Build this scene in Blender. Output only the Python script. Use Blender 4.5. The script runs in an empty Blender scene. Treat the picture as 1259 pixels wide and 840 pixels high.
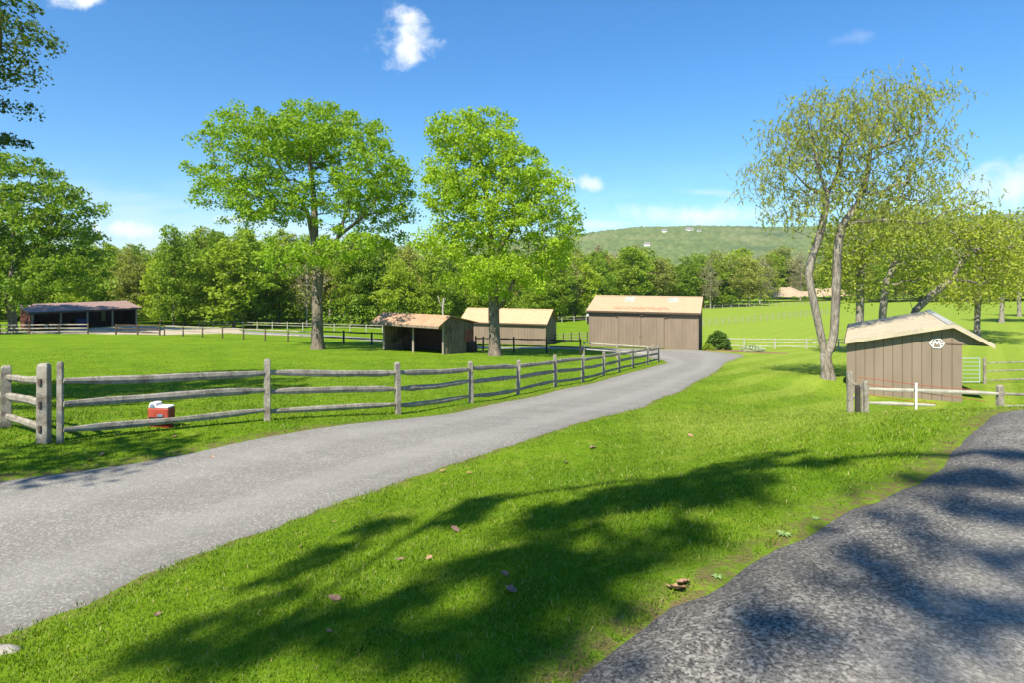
import bpy, math, random
import numpy as np
from mathutils import Vector, Matrix
R = math.radians
rng = np.random.default_rng(7)
random.seed(7)
sc = bpy.context.scene
col = sc.collection

# ------------------------------------------------------------------ camera
F = 740.0; CX = 630.0; HY = 332.0
cam_d = bpy.data.cameras.new('camera'); cam = bpy.data.objects.new('camera', cam_d); col.objects.link(cam)
cam_d.lens = F / 1259 * 36; cam_d.sensor_width = 36
cam_d.shift_y = (HY - 420) / 1259
cam_d.clip_start = 0.05; cam_d.clip_end = 9000
cam.location = (0, 0, 0); cam.rotation_euler = (R(90), 0, 0)
sc.camera = cam
# ------------------------------------------------------------------ light
SUN_EL = R(50); SUN_H = (-0.461, -0.887)
sun_dir = Vector((SUN_H[0] * math.cos(SUN_EL), SUN_H[1] * math.cos(SUN_EL), math.sin(SUN_EL)))
sd = bpy.data.lights.new('sun', 'SUN'); sd.energy = 4.9; sd.angle = R(0.55); sd.color = (1.0, 0.93, 0.79)
so = bpy.data.objects.new('sun', sd); col.objects.link(so)
so.rotation_euler = sun_dir.to_track_quat('Z', 'Y').to_euler()
sc.view_settings.view_transform = 'Standard'; sc.view_settings.look = 'None'
sc.view_settings.gamma = 1; sc.view_settings.use_curve_mapping = False
sc.view_settings.exposure = 0.95

w = bpy.data.worlds.new('World'); sc.world = w; w.use_nodes = True
nt = w.node_tree; nt.nodes.clear()
def N(nt, t, **kw):
    n = nt.nodes.new(t)
    for k, v in kw.items():
        if k in ('ins',):
            for a, b in v.items(): n.inputs[a].default_value = b
        else: setattr(n, k, v)
    return n
def mathn(nt, op, a, b=None, c=None, clamp=False):
    n = nt.nodes.new('ShaderNodeMath'); n.operation = op; n.use_clamp = clamp
    for i, v in enumerate((a, b, c)):
        if v is None: continue
        if isinstance(v, (int, float)): n.inputs[i].default_value = v
        else: nt.links.new(v, n.inputs[i])
    return n.outputs[0]
def maprange(nt, v, a, b, c=0.0, d=1.0, smooth=True):
    n = nt.nodes.new('ShaderNodeMapRange'); n.interpolation_type = 'SMOOTHSTEP' if smooth else 'LINEAR'
    nt.links.new(v, n.inputs[0]); n.inputs[1].default_value = a; n.inputs[2].default_value = b
    n.inputs[3].default_value = c; n.inputs[4].default_value = d
    return n.outputs[0]
def mixc(nt, f, a, b, mode='MIX'):
    n = nt.nodes.new('ShaderNodeMix'); n.data_type = 'RGBA'; n.blend_type = mode
    for i, v in ((0, f), (6, a), (7, b)):
        if isinstance(v, (int, float)): n.inputs[i].default_value = v
        elif isinstance(v, tuple): n.inputs[i].default_value = (*v[:3], 1)
        else: nt.links.new(v, n.inputs[i])
    return n.outputs[2]
def noise(nt, vec, scale, detail=3, rough=0.55, dist=0.0):
    n = nt.nodes.new('ShaderNodeTexNoise'); n.inputs['Scale'].default_value = scale
    n.inputs['Detail'].default_value = detail; n.inputs['Roughness'].default_value = rough
    n.inputs['Distortion'].default_value = dist
    if vec is not None: nt.links.new(vec, n.inputs['Vector'])
    return n.outputs[0]

sky = N(nt, 'ShaderNodeTexSky', sky_type='NISHITA', sun_disc=False, sun_elevation=SUN_EL,
        sun_rotation=math.atan2(SUN_H[0], SUN_H[1]), air_density=1.0, dust_density=0.1, ozone_density=2.2, altitude=100)
tc = N(nt, 'ShaderNodeTexCoord')
sep = N(nt, 'ShaderNodeSeparateXYZ'); nt.links.new(tc.outputs['Generated'], sep.inputs[0])
ysafe = mathn(nt, 'MAXIMUM', sep.outputs[1], 0.05)
U = mathn(nt, 'DIVIDE', sep.outputs[0], ysafe); V = mathn(nt, 'DIVIDE', sep.outputs[2], ysafe)
cmb = N(nt, 'ShaderNodeCombineXYZ'); nt.links.new(U, cmb.inputs[0]); nt.links.new(V, cmb.inputs[1])
uv = cmb.outputs[0]
n1 = noise(nt, uv, 22, 5, 0.6, 0.3)
# stretched noise for thin veils
mp = N(nt, 'ShaderNodeMapping'); mp.inputs['Scale'].default_value = (1.0, 4.0, 1.0); nt.links.new(uv, mp.inputs['Vector'])
n2 = noise(nt, mp.outputs[0], 3.2, 5, 0.62, 0.4)
def blob(px, py, rx, ry, tilt=0.0, wob=0.9, soft=0.9):
    u0 = (px - CX) / F; v0 = (HY - py) / F
    du = mathn(nt, 'SUBTRACT', U, u0); dv = mathn(nt, 'SUBTRACT', V, v0)
    c, s = math.cos(tilt), math.sin(tilt)
    a = mathn(nt, 'ADD', mathn(nt, 'MULTIPLY', du, c), mathn(nt, 'MULTIPLY', dv, s))
    b = mathn(nt, 'SUBTRACT', mathn(nt, 'MULTIPLY', dv, c), mathn(nt, 'MULTIPLY', du, s))
    a = mathn(nt, 'DIVIDE', a, rx / F); b = mathn(nt, 'DIVIDE', b, ry / F)
    d = mathn(nt, 'ADD', mathn(nt, 'MULTIPLY', a, a), mathn(nt, 'MULTIPLY', b, b))
    d = mathn(nt, 'SQRT', d)
    d = mathn(nt, 'ADD', d, mathn(nt, 'MULTIPLY', mathn(nt, 'SUBTRACT', n1, 0.5), wob * 2.4))
    return maprange(nt, d, 1.0, 1.0 - soft, 0.0, 1.0)
def addup(lst):
    r = lst[0]
    for x in lst[1:]: r = mathn(nt, 'MAXIMUM', r, x)
    return r
bl = [blob(501, 52, 40, 36, 0.2, 0.9, 1.0), blob(497, 20, 24, 18, -0.3, 1.1, 1.4), blob(100, -6, 52, 17, 0.05, 0.8),
      mathn(nt, 'MULTIPLY', blob(1048, 46, 34, 10, 0.15, 1.1, 1.6), 0.22), mathn(nt, 'MULTIPLY', blob(728, 226, 20, 12, -0.1, 0.7), 0.75),
      mathn(nt, 'MULTIPLY', blob(698, 223, 15, 7, 0, 0.7), 0.5),
      mathn(nt, 'MULTIPLY', blob(150, 282, 62, 18, -0.05, 0.7), 1.0), mathn(nt, 'MULTIPLY', blob(290, 270, 50, 9, 0, 0.8), 0.8),
      mathn(nt, 'MULTIPLY', blob(1250, 226, 110, 40, 0.2, 0.6, 1.1), 0.85), mathn(nt, 'MULTIPLY', blob(860, 264, 140, 20, 0.0, 0.7, 1.2), 0.85),
      mathn(nt, 'MULTIPLY', blob(740, 276, 60, 11, 0.0, 0.7, 1.2), 0.6), mathn(nt, 'MULTIPLY', blob(870, 236, 50, 7, -0.05, 0.7, 1.2), 0.4),
      mathn(nt, 'MULTIPLY', blob(-250, 180, 150, 30, 0.1), 0.7), mathn(nt, 'MULTIPLY', blob(1520, 150, 150, 40, 0.1), 0.6)]
veil = mathn(nt, 'MULTIPLY', maprange(nt, n2, 0.40, 0.68), maprange(nt, V, 0.20, 0.03, 0.0, 0.5))
front = maprange(nt, sep.outputs[1], 0.04, 0.2)
mask = mathn(nt, 'MULTIPLY', addup(bl + [veil]), front, clamp=True)
grad = maprange(nt, sep.outputs[2], 0.02, 0.40, 0.0, 1.0, False)
hs = N(nt, 'ShaderNodeHueSaturation'); hs.inputs['Saturation'].default_value = 1.22; hs.inputs['Value'].default_value = 1.0
nt.links.new(sky.outputs[0], hs.inputs['Color'])
skc = mixc(nt, maprange(nt, sep.outputs[2], -0.02, 0.40, 1.0, 0.0, False), mixc(nt, 1.0, hs.outputs[0], (0.50, 0.76, 0.88), 'MULTIPLY'), mixc(nt, 1.0, hs.outputs[0], (0.47, 0.62, 0.74), 'MULTIPLY'))
cc = mixc(nt, mask, skc, (5.0, 5.25, 5.5))
bg = N(nt, 'ShaderNodeBackground'); bg.inputs[1].default_value = 0.118
nt.links.new(cc, bg.inputs[0]); wo = N(nt, 'ShaderNodeOutputWorld'); nt.links.new(bg.outputs[0], wo.inputs[0])

# ------------------------------------------------------------------ helpers
def at(px, py, Y): return ((px - CX) / F * Y, Y, (HY - py) / F * Y)
def tag(o, label=None, cat=None, group=None, kind=None):
    if label: o['label'] = label
    if cat: o['category'] = cat
    if group: o['group'] = group
    if kind: o['kind'] = kind
    return o
def empty(name, loc=(0, 0, 0), rz=0.0):
    o = bpy.data.objects.new(name, None); col.objects.link(o); o.location = loc; o.rotation_euler = (0, 0, rz)
    o.empty_display_size = 0.3
    return o
def fastmesh(name, V_, F_, nper, mat, smooth=False):
    V_ = np.asarray(V_, dtype=np.float32).reshape(-1, 3); F_ = np.asarray(F_, dtype=np.int32).reshape(-1, nper)
    me = bpy.data.meshes.new(name); me.vertices.add(len(V_)); me.vertices.foreach_set('co', V_.ravel())
    me.loops.add(F_.size); me.loops.foreach_set('vertex_index', F_.ravel())
    me.polygons.add(len(F_)); me.polygons.foreach_set('loop_start', np.arange(0, F_.size, nper, dtype=np.int32))
    me.polygons.foreach_set('loop_total', np.full(len(F_), nper, dtype=np.int32))
    if smooth: me.polygons.foreach_set('use_smooth', np.ones(len(F_), dtype=bool))
    me.update(calc_edges=True)
    if mat: me.materials.append(mat)
    return me
def link(name, me, parent=None, loc=None):
    o = bpy.data.objects.new(name, me); col.objects.link(o)
    if parent: o.parent = parent
    if loc: o.location = loc
    return o
class MB:
    def __init__(s): s.v = []; s.f = []
    def poly(s, pts, faces):
        b = len(s.v); s.v += [tuple(p) for p in pts]; s.f += [tuple(b + i for i in f) for f in faces]
    def box(s, x0, x1, y0, y1, z0, z1):
        s.poly([(x0,y0,z0),(x1,y0,z0),(x1,y1,z0),(x0,y1,z0),(x0,y0,z1),(x1,y0,z1),(x1,y1,z1),(x0,y1,z1)],
               [(0,3,2,1),(4,5,6,7),(0,1,5,4),(1,2,6,5),(2,3,7,6),(3,0,4,7)])
    def prism(s, prof, axis, a, b):
        # prof: list of 2D points (ccw); axis 'x': prof=(y,z) swept a..b ; axis 'y': prof=(x,z)
        n = len(prof); pts = []
        for t in (a, b):
            for p in prof: pts.append((t, p[0], p[1]) if axis == 'x' else (p[0], t, p[1]))
        fs = [tuple(range(n)), tuple(range(2*n-1, n-1, -1))] + [(i, i+n, (i+1)%n+n, (i+1)%n) for i in range(n)]
        s.poly(pts, fs)
    def tube(s, pts, rad, n=6, cap=True, squash=1.0, jit=0.0):
        pts = [Vector(p) for p in pts]; rings = []
        if isinstance(rad, (int, float)): rad = [rad]*len(pts)
        b = len(s.v)
        for i, p in enumerate(pts):
            d = (pts[min(i+1, len(pts)-1)] - pts[max(i-1, 0)]).normalized()
            up = Vector((0, 0, 1)) if abs(d.z) < 0.9 else Vector((0, 1, 0))
            a = d.cross(up).normalized(); c = a.cross(d).normalized()
            for k in range(n):
                t = 2*math.pi*k/n; rr = rad[i]*(1+random.uniform(-jit, jit))
                s.v.append(tuple(p + a*math.cos(t)*rr*squash + c*math.sin(t)*rr))
        for i in range(len(pts)-1):
            for k in range(n):
                s.f.append((b+i*n+k, b+i*n+(k+1)%n, b+(i+1)*n+(k+1)%n, b+(i+1)*n+k))
        if cap:
            s.f.append(tuple(b+k for k in range(n))[::-1]); s.f.append(tuple(b+(len(pts)-1)*n+k for k in range(n)))
    def build(s, name, mat, parent=None, smooth=False, bevel=0.0, loc=None):
        me = bpy.data.meshes.new(name); me.from_pydata(s.v, [], s.f); me.update()
        import bmesh
        bm = bmesh.new(); bm.from_mesh(me); bmesh.ops.recalc_face_normals(bm, faces=bm.faces)
        if bevel: bmesh.ops.bevel(bm, geom=list(bm.edges), offset=bevel, segments=1, affect='EDGES', clamp_overlap=True)
        bm.to_mesh(me); bm.free()
        if smooth: me.polygons.foreach_set('use_smooth', np.ones(len(me.polygons), dtype=bool))
        if mat: me.materials.append(mat)
        return link(name, me, parent, loc)
# ---- numpy value noise
def _h(ix, iy, seed):
    n = (ix.astype(np.int64)*374761393 + iy.astype(np.int64)*668265263 + seed*974711) & 0x7fffffff
    n = ((n ^ (n >> 13))*1274126177) & 0x7fffffff
    return ((n ^ (n >> 16)) & 0xffff)/65535.0
def vnoise(x, y, s, seed=0):
    x = np.asarray(x, float)/s; y = np.asarray(y, float)/s
    ix = np.floor(x); iy = np.floor(y); fx = x-ix; fy = y-iy; fx = fx*fx*(3-2*fx); fy = fy*fy*(3-2*fy)
    a = _h(ix, iy, seed); b = _h(ix+1, iy, seed); c = _h(ix, iy+1, seed); d = _h(ix+1, iy+1, seed)
    return (a*(1-fx)+b*fx)*(1-fy)+(c*(1-fx)+d*fx)*fy - 0.5

# ------------------------------------------------------------------ materials
def mat_new(name):
    m = bpy.data.materials.new(name); m.use_nodes = True; t = m.node_tree; t.nodes.clear()
    out = t.nodes.new('ShaderNodeOutputMaterial'); p = t.nodes.new('ShaderNodeBsdfPrincipled')
    t.links.new(p.outputs[0], out.inputs[0])
    return m, t, p, out
def setc(t, sock, v):
    if isinstance(v, tuple): sock.default_value = (*v[:3], 1)
    elif isinstance(v, (int, float)): sock.default_value = v
    else: t.links.new(v, sock)
def bump(t, p, h, strength=0.3, dist=0.02):
    b = t.nodes.new('ShaderNodeBump'); b.inputs['Strength'].default_value = strength; b.inputs['Distance'].default_value = dist
    t.links.new(h, b.inputs['Height']); t.links.new(b.outputs[0], p.inputs['Normal'])
def posn(t): return t.nodes.new('ShaderNodeNewGeometry').outputs['Position']
def objn(t): return t.nodes.new('ShaderNodeTexCoord').outputs['Object']

def simple(name, c1, c2, scale=3, rough=0.8, bs=0.15, stretch=None, spec=0.3, metal=0.0, c3=None, s3=0.6):
    m, t, p, o = mat_new(name)
    v = objn(t)
    if stretch:
        mp = t.nodes.new('ShaderNodeMapping'); mp.inputs['Scale'].default_value = stretch; t.links.new(v, mp.inputs[0]); v = mp.outputs[0]
    n = noise(t, v, scale, 5, 0.65)
    c = mixc(t, maprange(t, n, 0.3, 0.7), c1, c2)
    if c3: c = mixc(t, maprange(t, noise(t, objn(t), s3, 4, 0.6), 0.5, 0.66, 0, 0.8), c, c3)
    setc(t, p.inputs['Base Color'], c); p.inputs['Roughness'].default_value = rough
    p.inputs['Specular IOR Level'].default_value = spec; p.inputs['Metallic'].default_value = metal
    if bs: bump(t, p, n, bs, 0.02)
    return m
M = {}
M['siding'] = simple('brown_siding', (0.195, 0.148, 0.108), (0.235, 0.180, 0.134), 1.2, 0.6, 0.05, (1, 1, 0.25))
M['siding_dark'] = simple('dark_trim', (0.085, 0.055, 0.038), (0.12, 0.082, 0.055), 3, 0.6, 0.05)
M['gap'] = simple('panel_groove', (0.06, 0.042, 0.03), (0.085, 0.06, 0.043), 3, 0.8, 0)
M['white_paint'] = simple('white_paint', (0.74, 0.74, 0.72), (0.8, 0.8, 0.78), 6, 0.5, 0.05)
M['old_board'] = simple('weathered_boards', (0.16, 0.115, 0.08), (0.27, 0.21, 0.16), 2.0, 0.85, 0.3, (3, 3, 0.4), c3=(0.07, 0.05, 0.035))
M['board_dark'] = simple('dark_boards', (0.05, 0.035, 0.026), (0.095, 0.066, 0.048), 2, 0.9, 0.3, (3, 3, 0.4))
M['post_wood'] = simple('post_wood', (0.25, 0.205, 0.155), (0.38, 0.33, 0.27), 3, 0.85, 0.3, (4, 4, 0.5))
M['board_red_dark'] = simple('dull_red_boards', (0.10, 0.045, 0.03), (0.15, 0.07, 0.045), 3, 0.9, 0.2, (3, 3, 0.5))
M['rust_board'] = simple('red_boards', (0.28, 0.085, 0.05), (0.36, 0.13, 0.08), 3, 0.85, 0.2, (3, 3, 0.5), c3=(0.12, 0.05, 0.035))
M['dark_wire'] = simple('dark_fence_wood', (0.03, 0.026, 0.022), (0.055, 0.048, 0.04), 4, 0.8, 0.1)
M['steel'] = simple('galvanised_steel', (0.40, 0.47, 0.46), (0.50, 0.57, 0.55), 8, 0.45, 0.0, metal=0.3)
M['redwire'] = simple('red_tape', (0.42, 0.09, 0.05), (0.5, 0.14, 0.08), 6, 0.6, 0)
M['white_rail'] = simple('pale_rail', (0.31, 0.29, 0.235), (0.44, 0.42, 0.35), 4, 0.8, 0.1)
M['stone'] = simple('grey_stone', (0.22, 0.2, 0.17), (0.36, 0.33, 0.29), 8, 0.9, 0.6)
M['mulch'] = simple('mulch', (0.16, 0.075, 0.04), (0.27, 0.15, 0.09), 9, 0.95, 0.5)
M['flowers'] = simple('pale_flowers', (0.25, 0.33, 0.14), (0.42, 0.47, 0.29), 14, 0.9, 0.3)
M['red_paint'] = simple('red_paint', (0.30, 0.045, 0.028), (0.37, 0.075, 0.045), 5, 0.45, 0.03)
M['dark_red'] = simple('dark_red', (0.20, 0.012, 0.01), (0.28, 0.02, 0.015), 5, 0.6, 0.03)
M['glass'] = simple('blue_glass', (0.10, 0.16, 0.22), (0.2, 0.27, 0.33), 7, 0.15, 0.0, spec=0.6)
M['black'] = simple('black_rubber', (0.015, 0.014, 0.013), (0.03, 0.028, 0.026), 7, 0.7, 0.0)
M['blue'] = simple('blue_plastic', (0.02, 0.05, 0.16), (0.03, 0.075, 0.22), 3, 0.5, 0.0)
M['dryleaf'] = simple('dry_leaf', (0.30, 0.15, 0.08), (0.44, 0.27, 0.17), 40, 0.8, 0.2)
M['dryleaf2'] = simple('dull_leaf', (0.16, 0.09, 0.065), (0.27, 0.17, 0.13), 40, 0.8, 0.2)
M['paleleaf'] = simple('pale_weed_leaf', (0.16, 0.25, 0.07), (0.22, 0.31, 0.12), 20, 0.7, 0.1)
M['houses'] = simple('house_white', (0.6, 0.58, 0.54), (0.68, 0.66, 0.62), 1, 0.8, 0)
M['houseroof'] = simple('house_roof', (0.2, 0.17, 0.15), (0.27, 0.24, 0.22), 1, 0.8, 0)
M['sand'] = simple('bare_earth', (0.33, 0.24, 0.15), (0.45, 0.35, 0.24), 0.35, 0.95, 0.3)

def roof_mat(name, c1, c2, rust=None, rust_rect=None, blotch=None):
    m, t, p, o = mat_new(name); v = objn(t)
    n = noise(t, v, 1.6, 5, 0.65); c = mixc(t, maprange(t, n, 0.3, 0.7), c1, c2)
    if blotch:
        c = mixc(t, maprange(t, noise(t, v, 7, 6, 0.7), 0.52, 0.68, 0, 0.75), c, blotch)
    if rust:
        s = t.nodes.new('ShaderNodeSeparateXYZ'); t.links.new(v, s.inputs[0])
        x0, x1, y0, y1 = rust_rect
        mx = mathn(t, 'MULTIPLY', maprange(t, s.outputs[0], x0, x0+.4), maprange(t, s.outputs[0], x1, x1-.4))
        my = mathn(t, 'MULTIPLY', maprange(t, s.outputs[1], y0, y0+.12), maprange(t, s.outputs[1], y1, y1-.12))
        mm = mathn(t, 'MULTIPLY', mathn(t, 'MULTIPLY', mx, my), maprange(t, noise(t, v, 2.6, 4, 0.6), 0.42, 0.55, 0, 0.7))
        c = mixc(t, mm, c, rust)
    setc(t, p.inputs['Base Color'], c); p.inputs['Roughness'].default_value = 0.55; p.inputs['Specular IOR Level'].default_value = 0.35
    return m
M['roof_tan'] = roof_mat('tan_metal_roof', (0.44, 0.31, 0.185), (0.48, 0.345, 0.21), (0.42, 0.16, 0.08), (2.2, 7.9, 0.1, 0.95))
M['roof_tan2'] = roof_mat('tan_metal_roof_plain', (0.49, 0.32, 0.18), (0.53, 0.36, 0.21))
M['roof_old'] = roof_mat('old_tan_roof', (0.40, 0.24, 0.14), (0.47, 0.31, 0.19), blotch=(0.22, 0.11, 0.07))
M['roof_brown'] = roof_mat('brown_roof', (0.26, 0.17, 0.14), (0.33, 0.22, 0.18), blotch=(0.2, 0.14, 0.12))
M['roof_cream'] = roof_mat('cream_roof', (0.40, 0.34, 0.235), (0.48, 0.41, 0.29), blotch=(0.30, 0.27, 0.22))
M['ridge_grey'] = roof_mat('grey_ridge', (0.33, 0.32, 0.29), (0.45, 0.44, 0.40))
M['skylight'] = roof_mat('fibreglass_panel', (0.33, 0.34, 0.28), (0.38, 0.39, 0.33))

# weathered split rail wood: grey with lichen and dark streaks
def wood_grey():
    m, t, p, o = mat_new('split_rail_wood'); v = posn(t)
    n = noise(t, v, 5.0, 6, 0.7, 0.5)
    c = mixc(t, maprange(t, n, 0.28, 0.68), (0.15, 0.125, 0.10), (0.34, 0.31, 0.255))
    n2 = noise(t, v, 26, 3, 0.6); c = mixc(t, maprange(t, n2, 0.56, 0.7, 0, 0.55), c, (0.07, 0.058, 0.045))
    n3 = noise(t, v, 11, 5, 0.7); c = mixc(t, maprange(t, n3, 0.58, 0.66, 0, 0.55), c, (0.42, 0.43, 0.35))
    setc(t, p.inputs['Base Color'], c); p.inputs['Roughness'].default_value = 0.9; p.inputs['Specular IOR Level'].default_value = 0.15
    bump(t, p, n2, 0.5, 0.01); return m
M['rail'] = wood_grey()

def bark(name, c1, c2):
    m, t, p, o = mat_new(name); v = objn(t)
    mp = t.nodes.new('ShaderNodeMapping'); mp.inputs['Scale'].default_value = (5, 5, 1.1); t.links.new(v, mp.inputs[0])
    n = noise(t, mp.outputs[0], 2.2, 6, 0.7, 0.4); c = mixc(t, maprange(t, n, 0.35, 0.65), c1, c2)
    c = mixc(t, maprange(t, noise(t, v, 1.3, 3), 0.5, 0.7, 0, 0.35), c, (c2[0]*1.25, c2[1]*1.25, c2[2]*1.15))
    setc(t, p.inputs['Base Color'], c); p.inputs['Roughness'].default_value = 0.92; p.inputs['Specular IOR Level'].default_value = 0.1
    bump(t, p, n, 0.9, 0.05); return m
M['bark'] = bark('oak_bark', (0.085, 0.066, 0.05), (0.25, 0.205, 0.16))
M['bark_pale'] = bark('willow_bark', (0.12, 0.10, 0.08), (0.32, 0.285, 0.235))
M['bark_dark'] = bark('wood_bark', (0.06, 0.05, 0.04), (0.17, 0.145, 0.12))
M['bark_grey'] = bark('pale_trunk', (0.24, 0.21, 0.175), (0.40, 0.36, 0.31))

def leafmat(name, c1, c2, c3, scale=0.6, trans=0.35):
    m, t, p, out = mat_new(name); v = objn(t)
    oi = t.nodes.new('ShaderNodeObjectInfo')
    n = noise(t, v, scale, 3, 0.6); c = mixc(t, maprange(t, n, 0.35, 0.65), c1, c2)
    n2 = noise(t, v, scale*7, 2, 0.5); c = mixc(t, maprange(t, n2, 0.45, 0.7, 0, 0.7), c, c3)
    hsn = t.nodes.new('ShaderNodeHueSaturation'); t.links.new(c, hsn.inputs['Color'])
    t.links.new(maprange(t, oi.outputs['Random'], 0, 1, 0.492, 0.508, False), hsn.inputs['Hue'])
    t.links.new(maprange(t, oi.outputs['Random'], 0, 1, 1.12, 0.85, False), hsn.inputs['Value'])
    c = hsn.outputs[0]
    setc(t, p.inputs['Base Color'], c); p.inputs['Roughness'].default_value = 0.55; p.inputs['Specular IOR Level'].default_value = 0.25
    tr = t.nodes.new('ShaderNodeBsdfTranslucent')
    c2_ = mixc(t, 1.0, c, (1.0, 1.0, 0.45), 'MULTIPLY'); t.links.new(c2_, tr.inputs[0])
    mx = t.nodes.new('ShaderNodeMixShader'); mx.inputs[0].default_value = trans
    t.links.new(p.outputs[0], mx.inputs[1]); t.links.new(tr.outputs[0], mx.inputs[2]); t.links.new(mx.outputs[0], out.inputs[0])
    return m
M['twig'] = simple('yellow_twig', (0.26, 0.23, 0.08), (0.34, 0.31, 0.12), 3, 0.8, 0)
L = {}
L['oak'] = leafmat('oak_leaves', (0.26, 0.42, 0.022), (0.33, 0.50, 0.03), (0.41, 0.54, 0.05), 0.5, 0.52)
L['dark'] = leafmat('dark_leaves', (0.06, 0.12, 0.018), (0.10, 0.17, 0.025), (0.14, 0.18, 0.03), 0.8)
L['left'] = leafmat('maple_leaves', (0.13, 0.25, 0.018), (0.20, 0.33, 0.025), (0.27, 0.34, 0.045), 0.4, 0.45)
L['willow'] = leafmat('yellow_green_leaves', (0.31, 0.38, 0.055), (0.39, 0.44, 0.075), (0.46, 0.47, 0.12), 0.4, 0.5)
L['row'] = leafmat('spring_leaves', (0.28, 0.36, 0.032), (0.36, 0.42, 0.05), (0.42, 0.45, 0.09), 0.35, 0.5)
L['w1'] = leafmat('wood_leaves_bright', (0.25, 0.37, 0.024), (0.32, 0.44, 0.032), (0.38, 0.46, 0.055), 0.35, 0.5)
L['w2'] = leafmat('wood_leaves_mid', (0.16, 0.28, 0.02), (0.23, 0.36, 0.028), (0.30, 0.38, 0.045), 0.3, 0.45)
L['w3'] = leafmat('wood_leaves_olive', (0.25, 0.30, 0.045), (0.33, 0.37, 0.065), (0.38, 0.38, 0.10), 0.3, 0.45)
L['bush'] = leafmat('bush_leaves', (0.045, 0.11, 0.012), (0.07, 0.15, 0.016), (0.09, 0.16, 0.025), 2.0, 0.2)
L['red'] = leafmat('red_buds', (0.24, 0.13, 0.05), (0.30, 0.16, 0.07), (0.25, 0.2, 0.07), 0.5, 0.3)
L['buff'] = leafmat('buff_buds', (0.25, 0.23, 0.11), (0.32, 0.29, 0.15), (0.28, 0.27, 0.1), 0.5, 0.3)

# ------------------------------------------------------------------ terrain
ctl = [ # X, Y, Z
 (-9.6,11.4,-3.02),(-7.4,9.6,-2.74),(-5.0,12.3,-3.09),(-2.74,14.5,-3.49),(-1.17,17.3,-3.83),(.19,20.4,-4.27),(1.7,23.6,-4.59),(3.15,26.8,-5.0),
 (4.5,30,-5.31),(5.9,33.2,-5.65),(7.3,36.3,-5.95),(8.9,39.5,-6.25),(10.4,42.5,-6.55),
 (-6.7,7.9,-2.73),(-5.55,9.5,-2.88),(-4.6,11.4,-3.03),(-2.3,13.6,-3.34),
 (-3.6,4.24,-2.6),(-3.1,5.64,-2.75),(-2.4,7.0,-2.85),(-1.4,8.6,-2.97),(.15,11.05,-3.15),(1.35,13.5,-3.5),(3.8,17.85,-4.12),(6.9,24.7,-5.0),(11.4,34,-5.88),(14.4,41,-6.45),(19.5,50.7,-7.2),
 (.17,2.4,-1.65),(.9,3.08,-1.65),(1.6,3.6,-1.65),(2.25,4.14,-1.65),(2.87,4.55,-1.65),(3.64,5.17,-1.65),(4.7,6.2,-1.69),(5.6,7.1,-1.74),(7,8.1,-1.85),
 (1.5,1.0,-1.62),(3,2.5,-1.6),(5,4,-1.6),(8,6,-1.62),(12,7.5,-1.75),(0,0,-1.62),(2,-3,-1.5),(-2,-4,-1.75),(8,0,-1.4),(20,0,-1.0),(20,9,-2.0),
 (-1.41,3.16,-2.02),(-2.6,3.5,-2.33),(-.65,2.7,-1.87),(.6,6.35,-2.35),(-.4,4.6,-2.15),(2.4,7.2,-2.3),(2.0,9.5,-2.85),
 (4.4,12,-3.0),(2.64,12.2,-3.2),(6.98,11,-2.6),(6.5,13,-3.12),(6.7,9,-2.1),(8.5,14,-3.6),(9.0,17.5,-4.2),(11,16,-4.3),(10,12,-3.0),(15,13,-3.2),
 (9,22,-4.75),(10.1,24,-4.95),(15.8,30,-5.4),(15.5,28,-5.72),(13,22,-5.2),(18,21,-5.2),(19,26,-5.72),(25,30,-5.95),(26,22,-5.2),(21,34,-6.3),(25.2,32,-6.2),(42,50,-7.2),(72,85,-8.2),(110,130,-9.5),(45,35,-5.9),
 (-12,12,-3.2),(-14,22,-4.45),(-20,35,-5.55),(-26.8,60,-7.1),(-56,70,-7.45),(-63.9,80,-8.1),(-56,90,-8.25),(-51,88,-8.3),(-35,79,-8.1),(-20,72,-8.0),(-9.7,65,-7.9),(-2.4,60,-7.8),
 (-15.5,48,-6.36),(-1.3,44,-6.3),(-5.2,46,-6.5),(-10,49,-6.6),(3.9,70,-8.8),(-6,73,-8.9),(9,76,-9.0),(17.3,56,-7.53),(7.6,59.5,-7.58),(20,63,-8.2),(11,66,-8.4),
 (24,65,-8.6),(36,65,-8.55),(36,110,-10.1),(65,130,-9.4),(30,90,-9.5),(60,90,-8.9),(62,190,-11.8),(115,230,-12.4),(15,140,-11.35),(-20,115,-11.0),(-60,112,-9.9),(-54,95,-9.35),(-75,105,-9.1),(-80,80,-8.0),
 (-30,95,-9.6),(-40,25,-4.6),(-70,50,-6.2),(-110,90,-8.5),(-30,0,-2.6),(-15,-5,-2.2),(-8,-2,-2.2),(-12,4,-2.6),(-60,-10,-2.6),(60,0,-2),(0,-30,-1.0),(-40,-40,-2),(50,-40,-1),
 (0,250,-13),(150,300,-13),(-150,200,-12),(300,300,-12),(-300,250,-12),(0,500,-14),(400,500,-13),(-400,500,-14),(250,120,-9),(-250,80,-8),(150,20,-5),(-150,10,-4),(200,-60,-2),(-200,-60,-3)]
ctl = np.array(ctl, float); CP = ctl[:, :2]; CZ = ctl[:, 2]
def kern(d2, ): return np.sqrt(d2 + 1.5**2)
_D = ((CP[:, None] - CP[None])**2).sum(-1); _A = kern(_D) - np.eye(len(CP))*0.15
_n = len(CP); _P = np.c_[np.ones(_n), CP]
_S = np.block([[_A, _P], [_P.T, np.zeros((3, 3))]]); _W = np.linalg.solve(_S, np.r_[CZ, 0, 0, 0])
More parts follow.
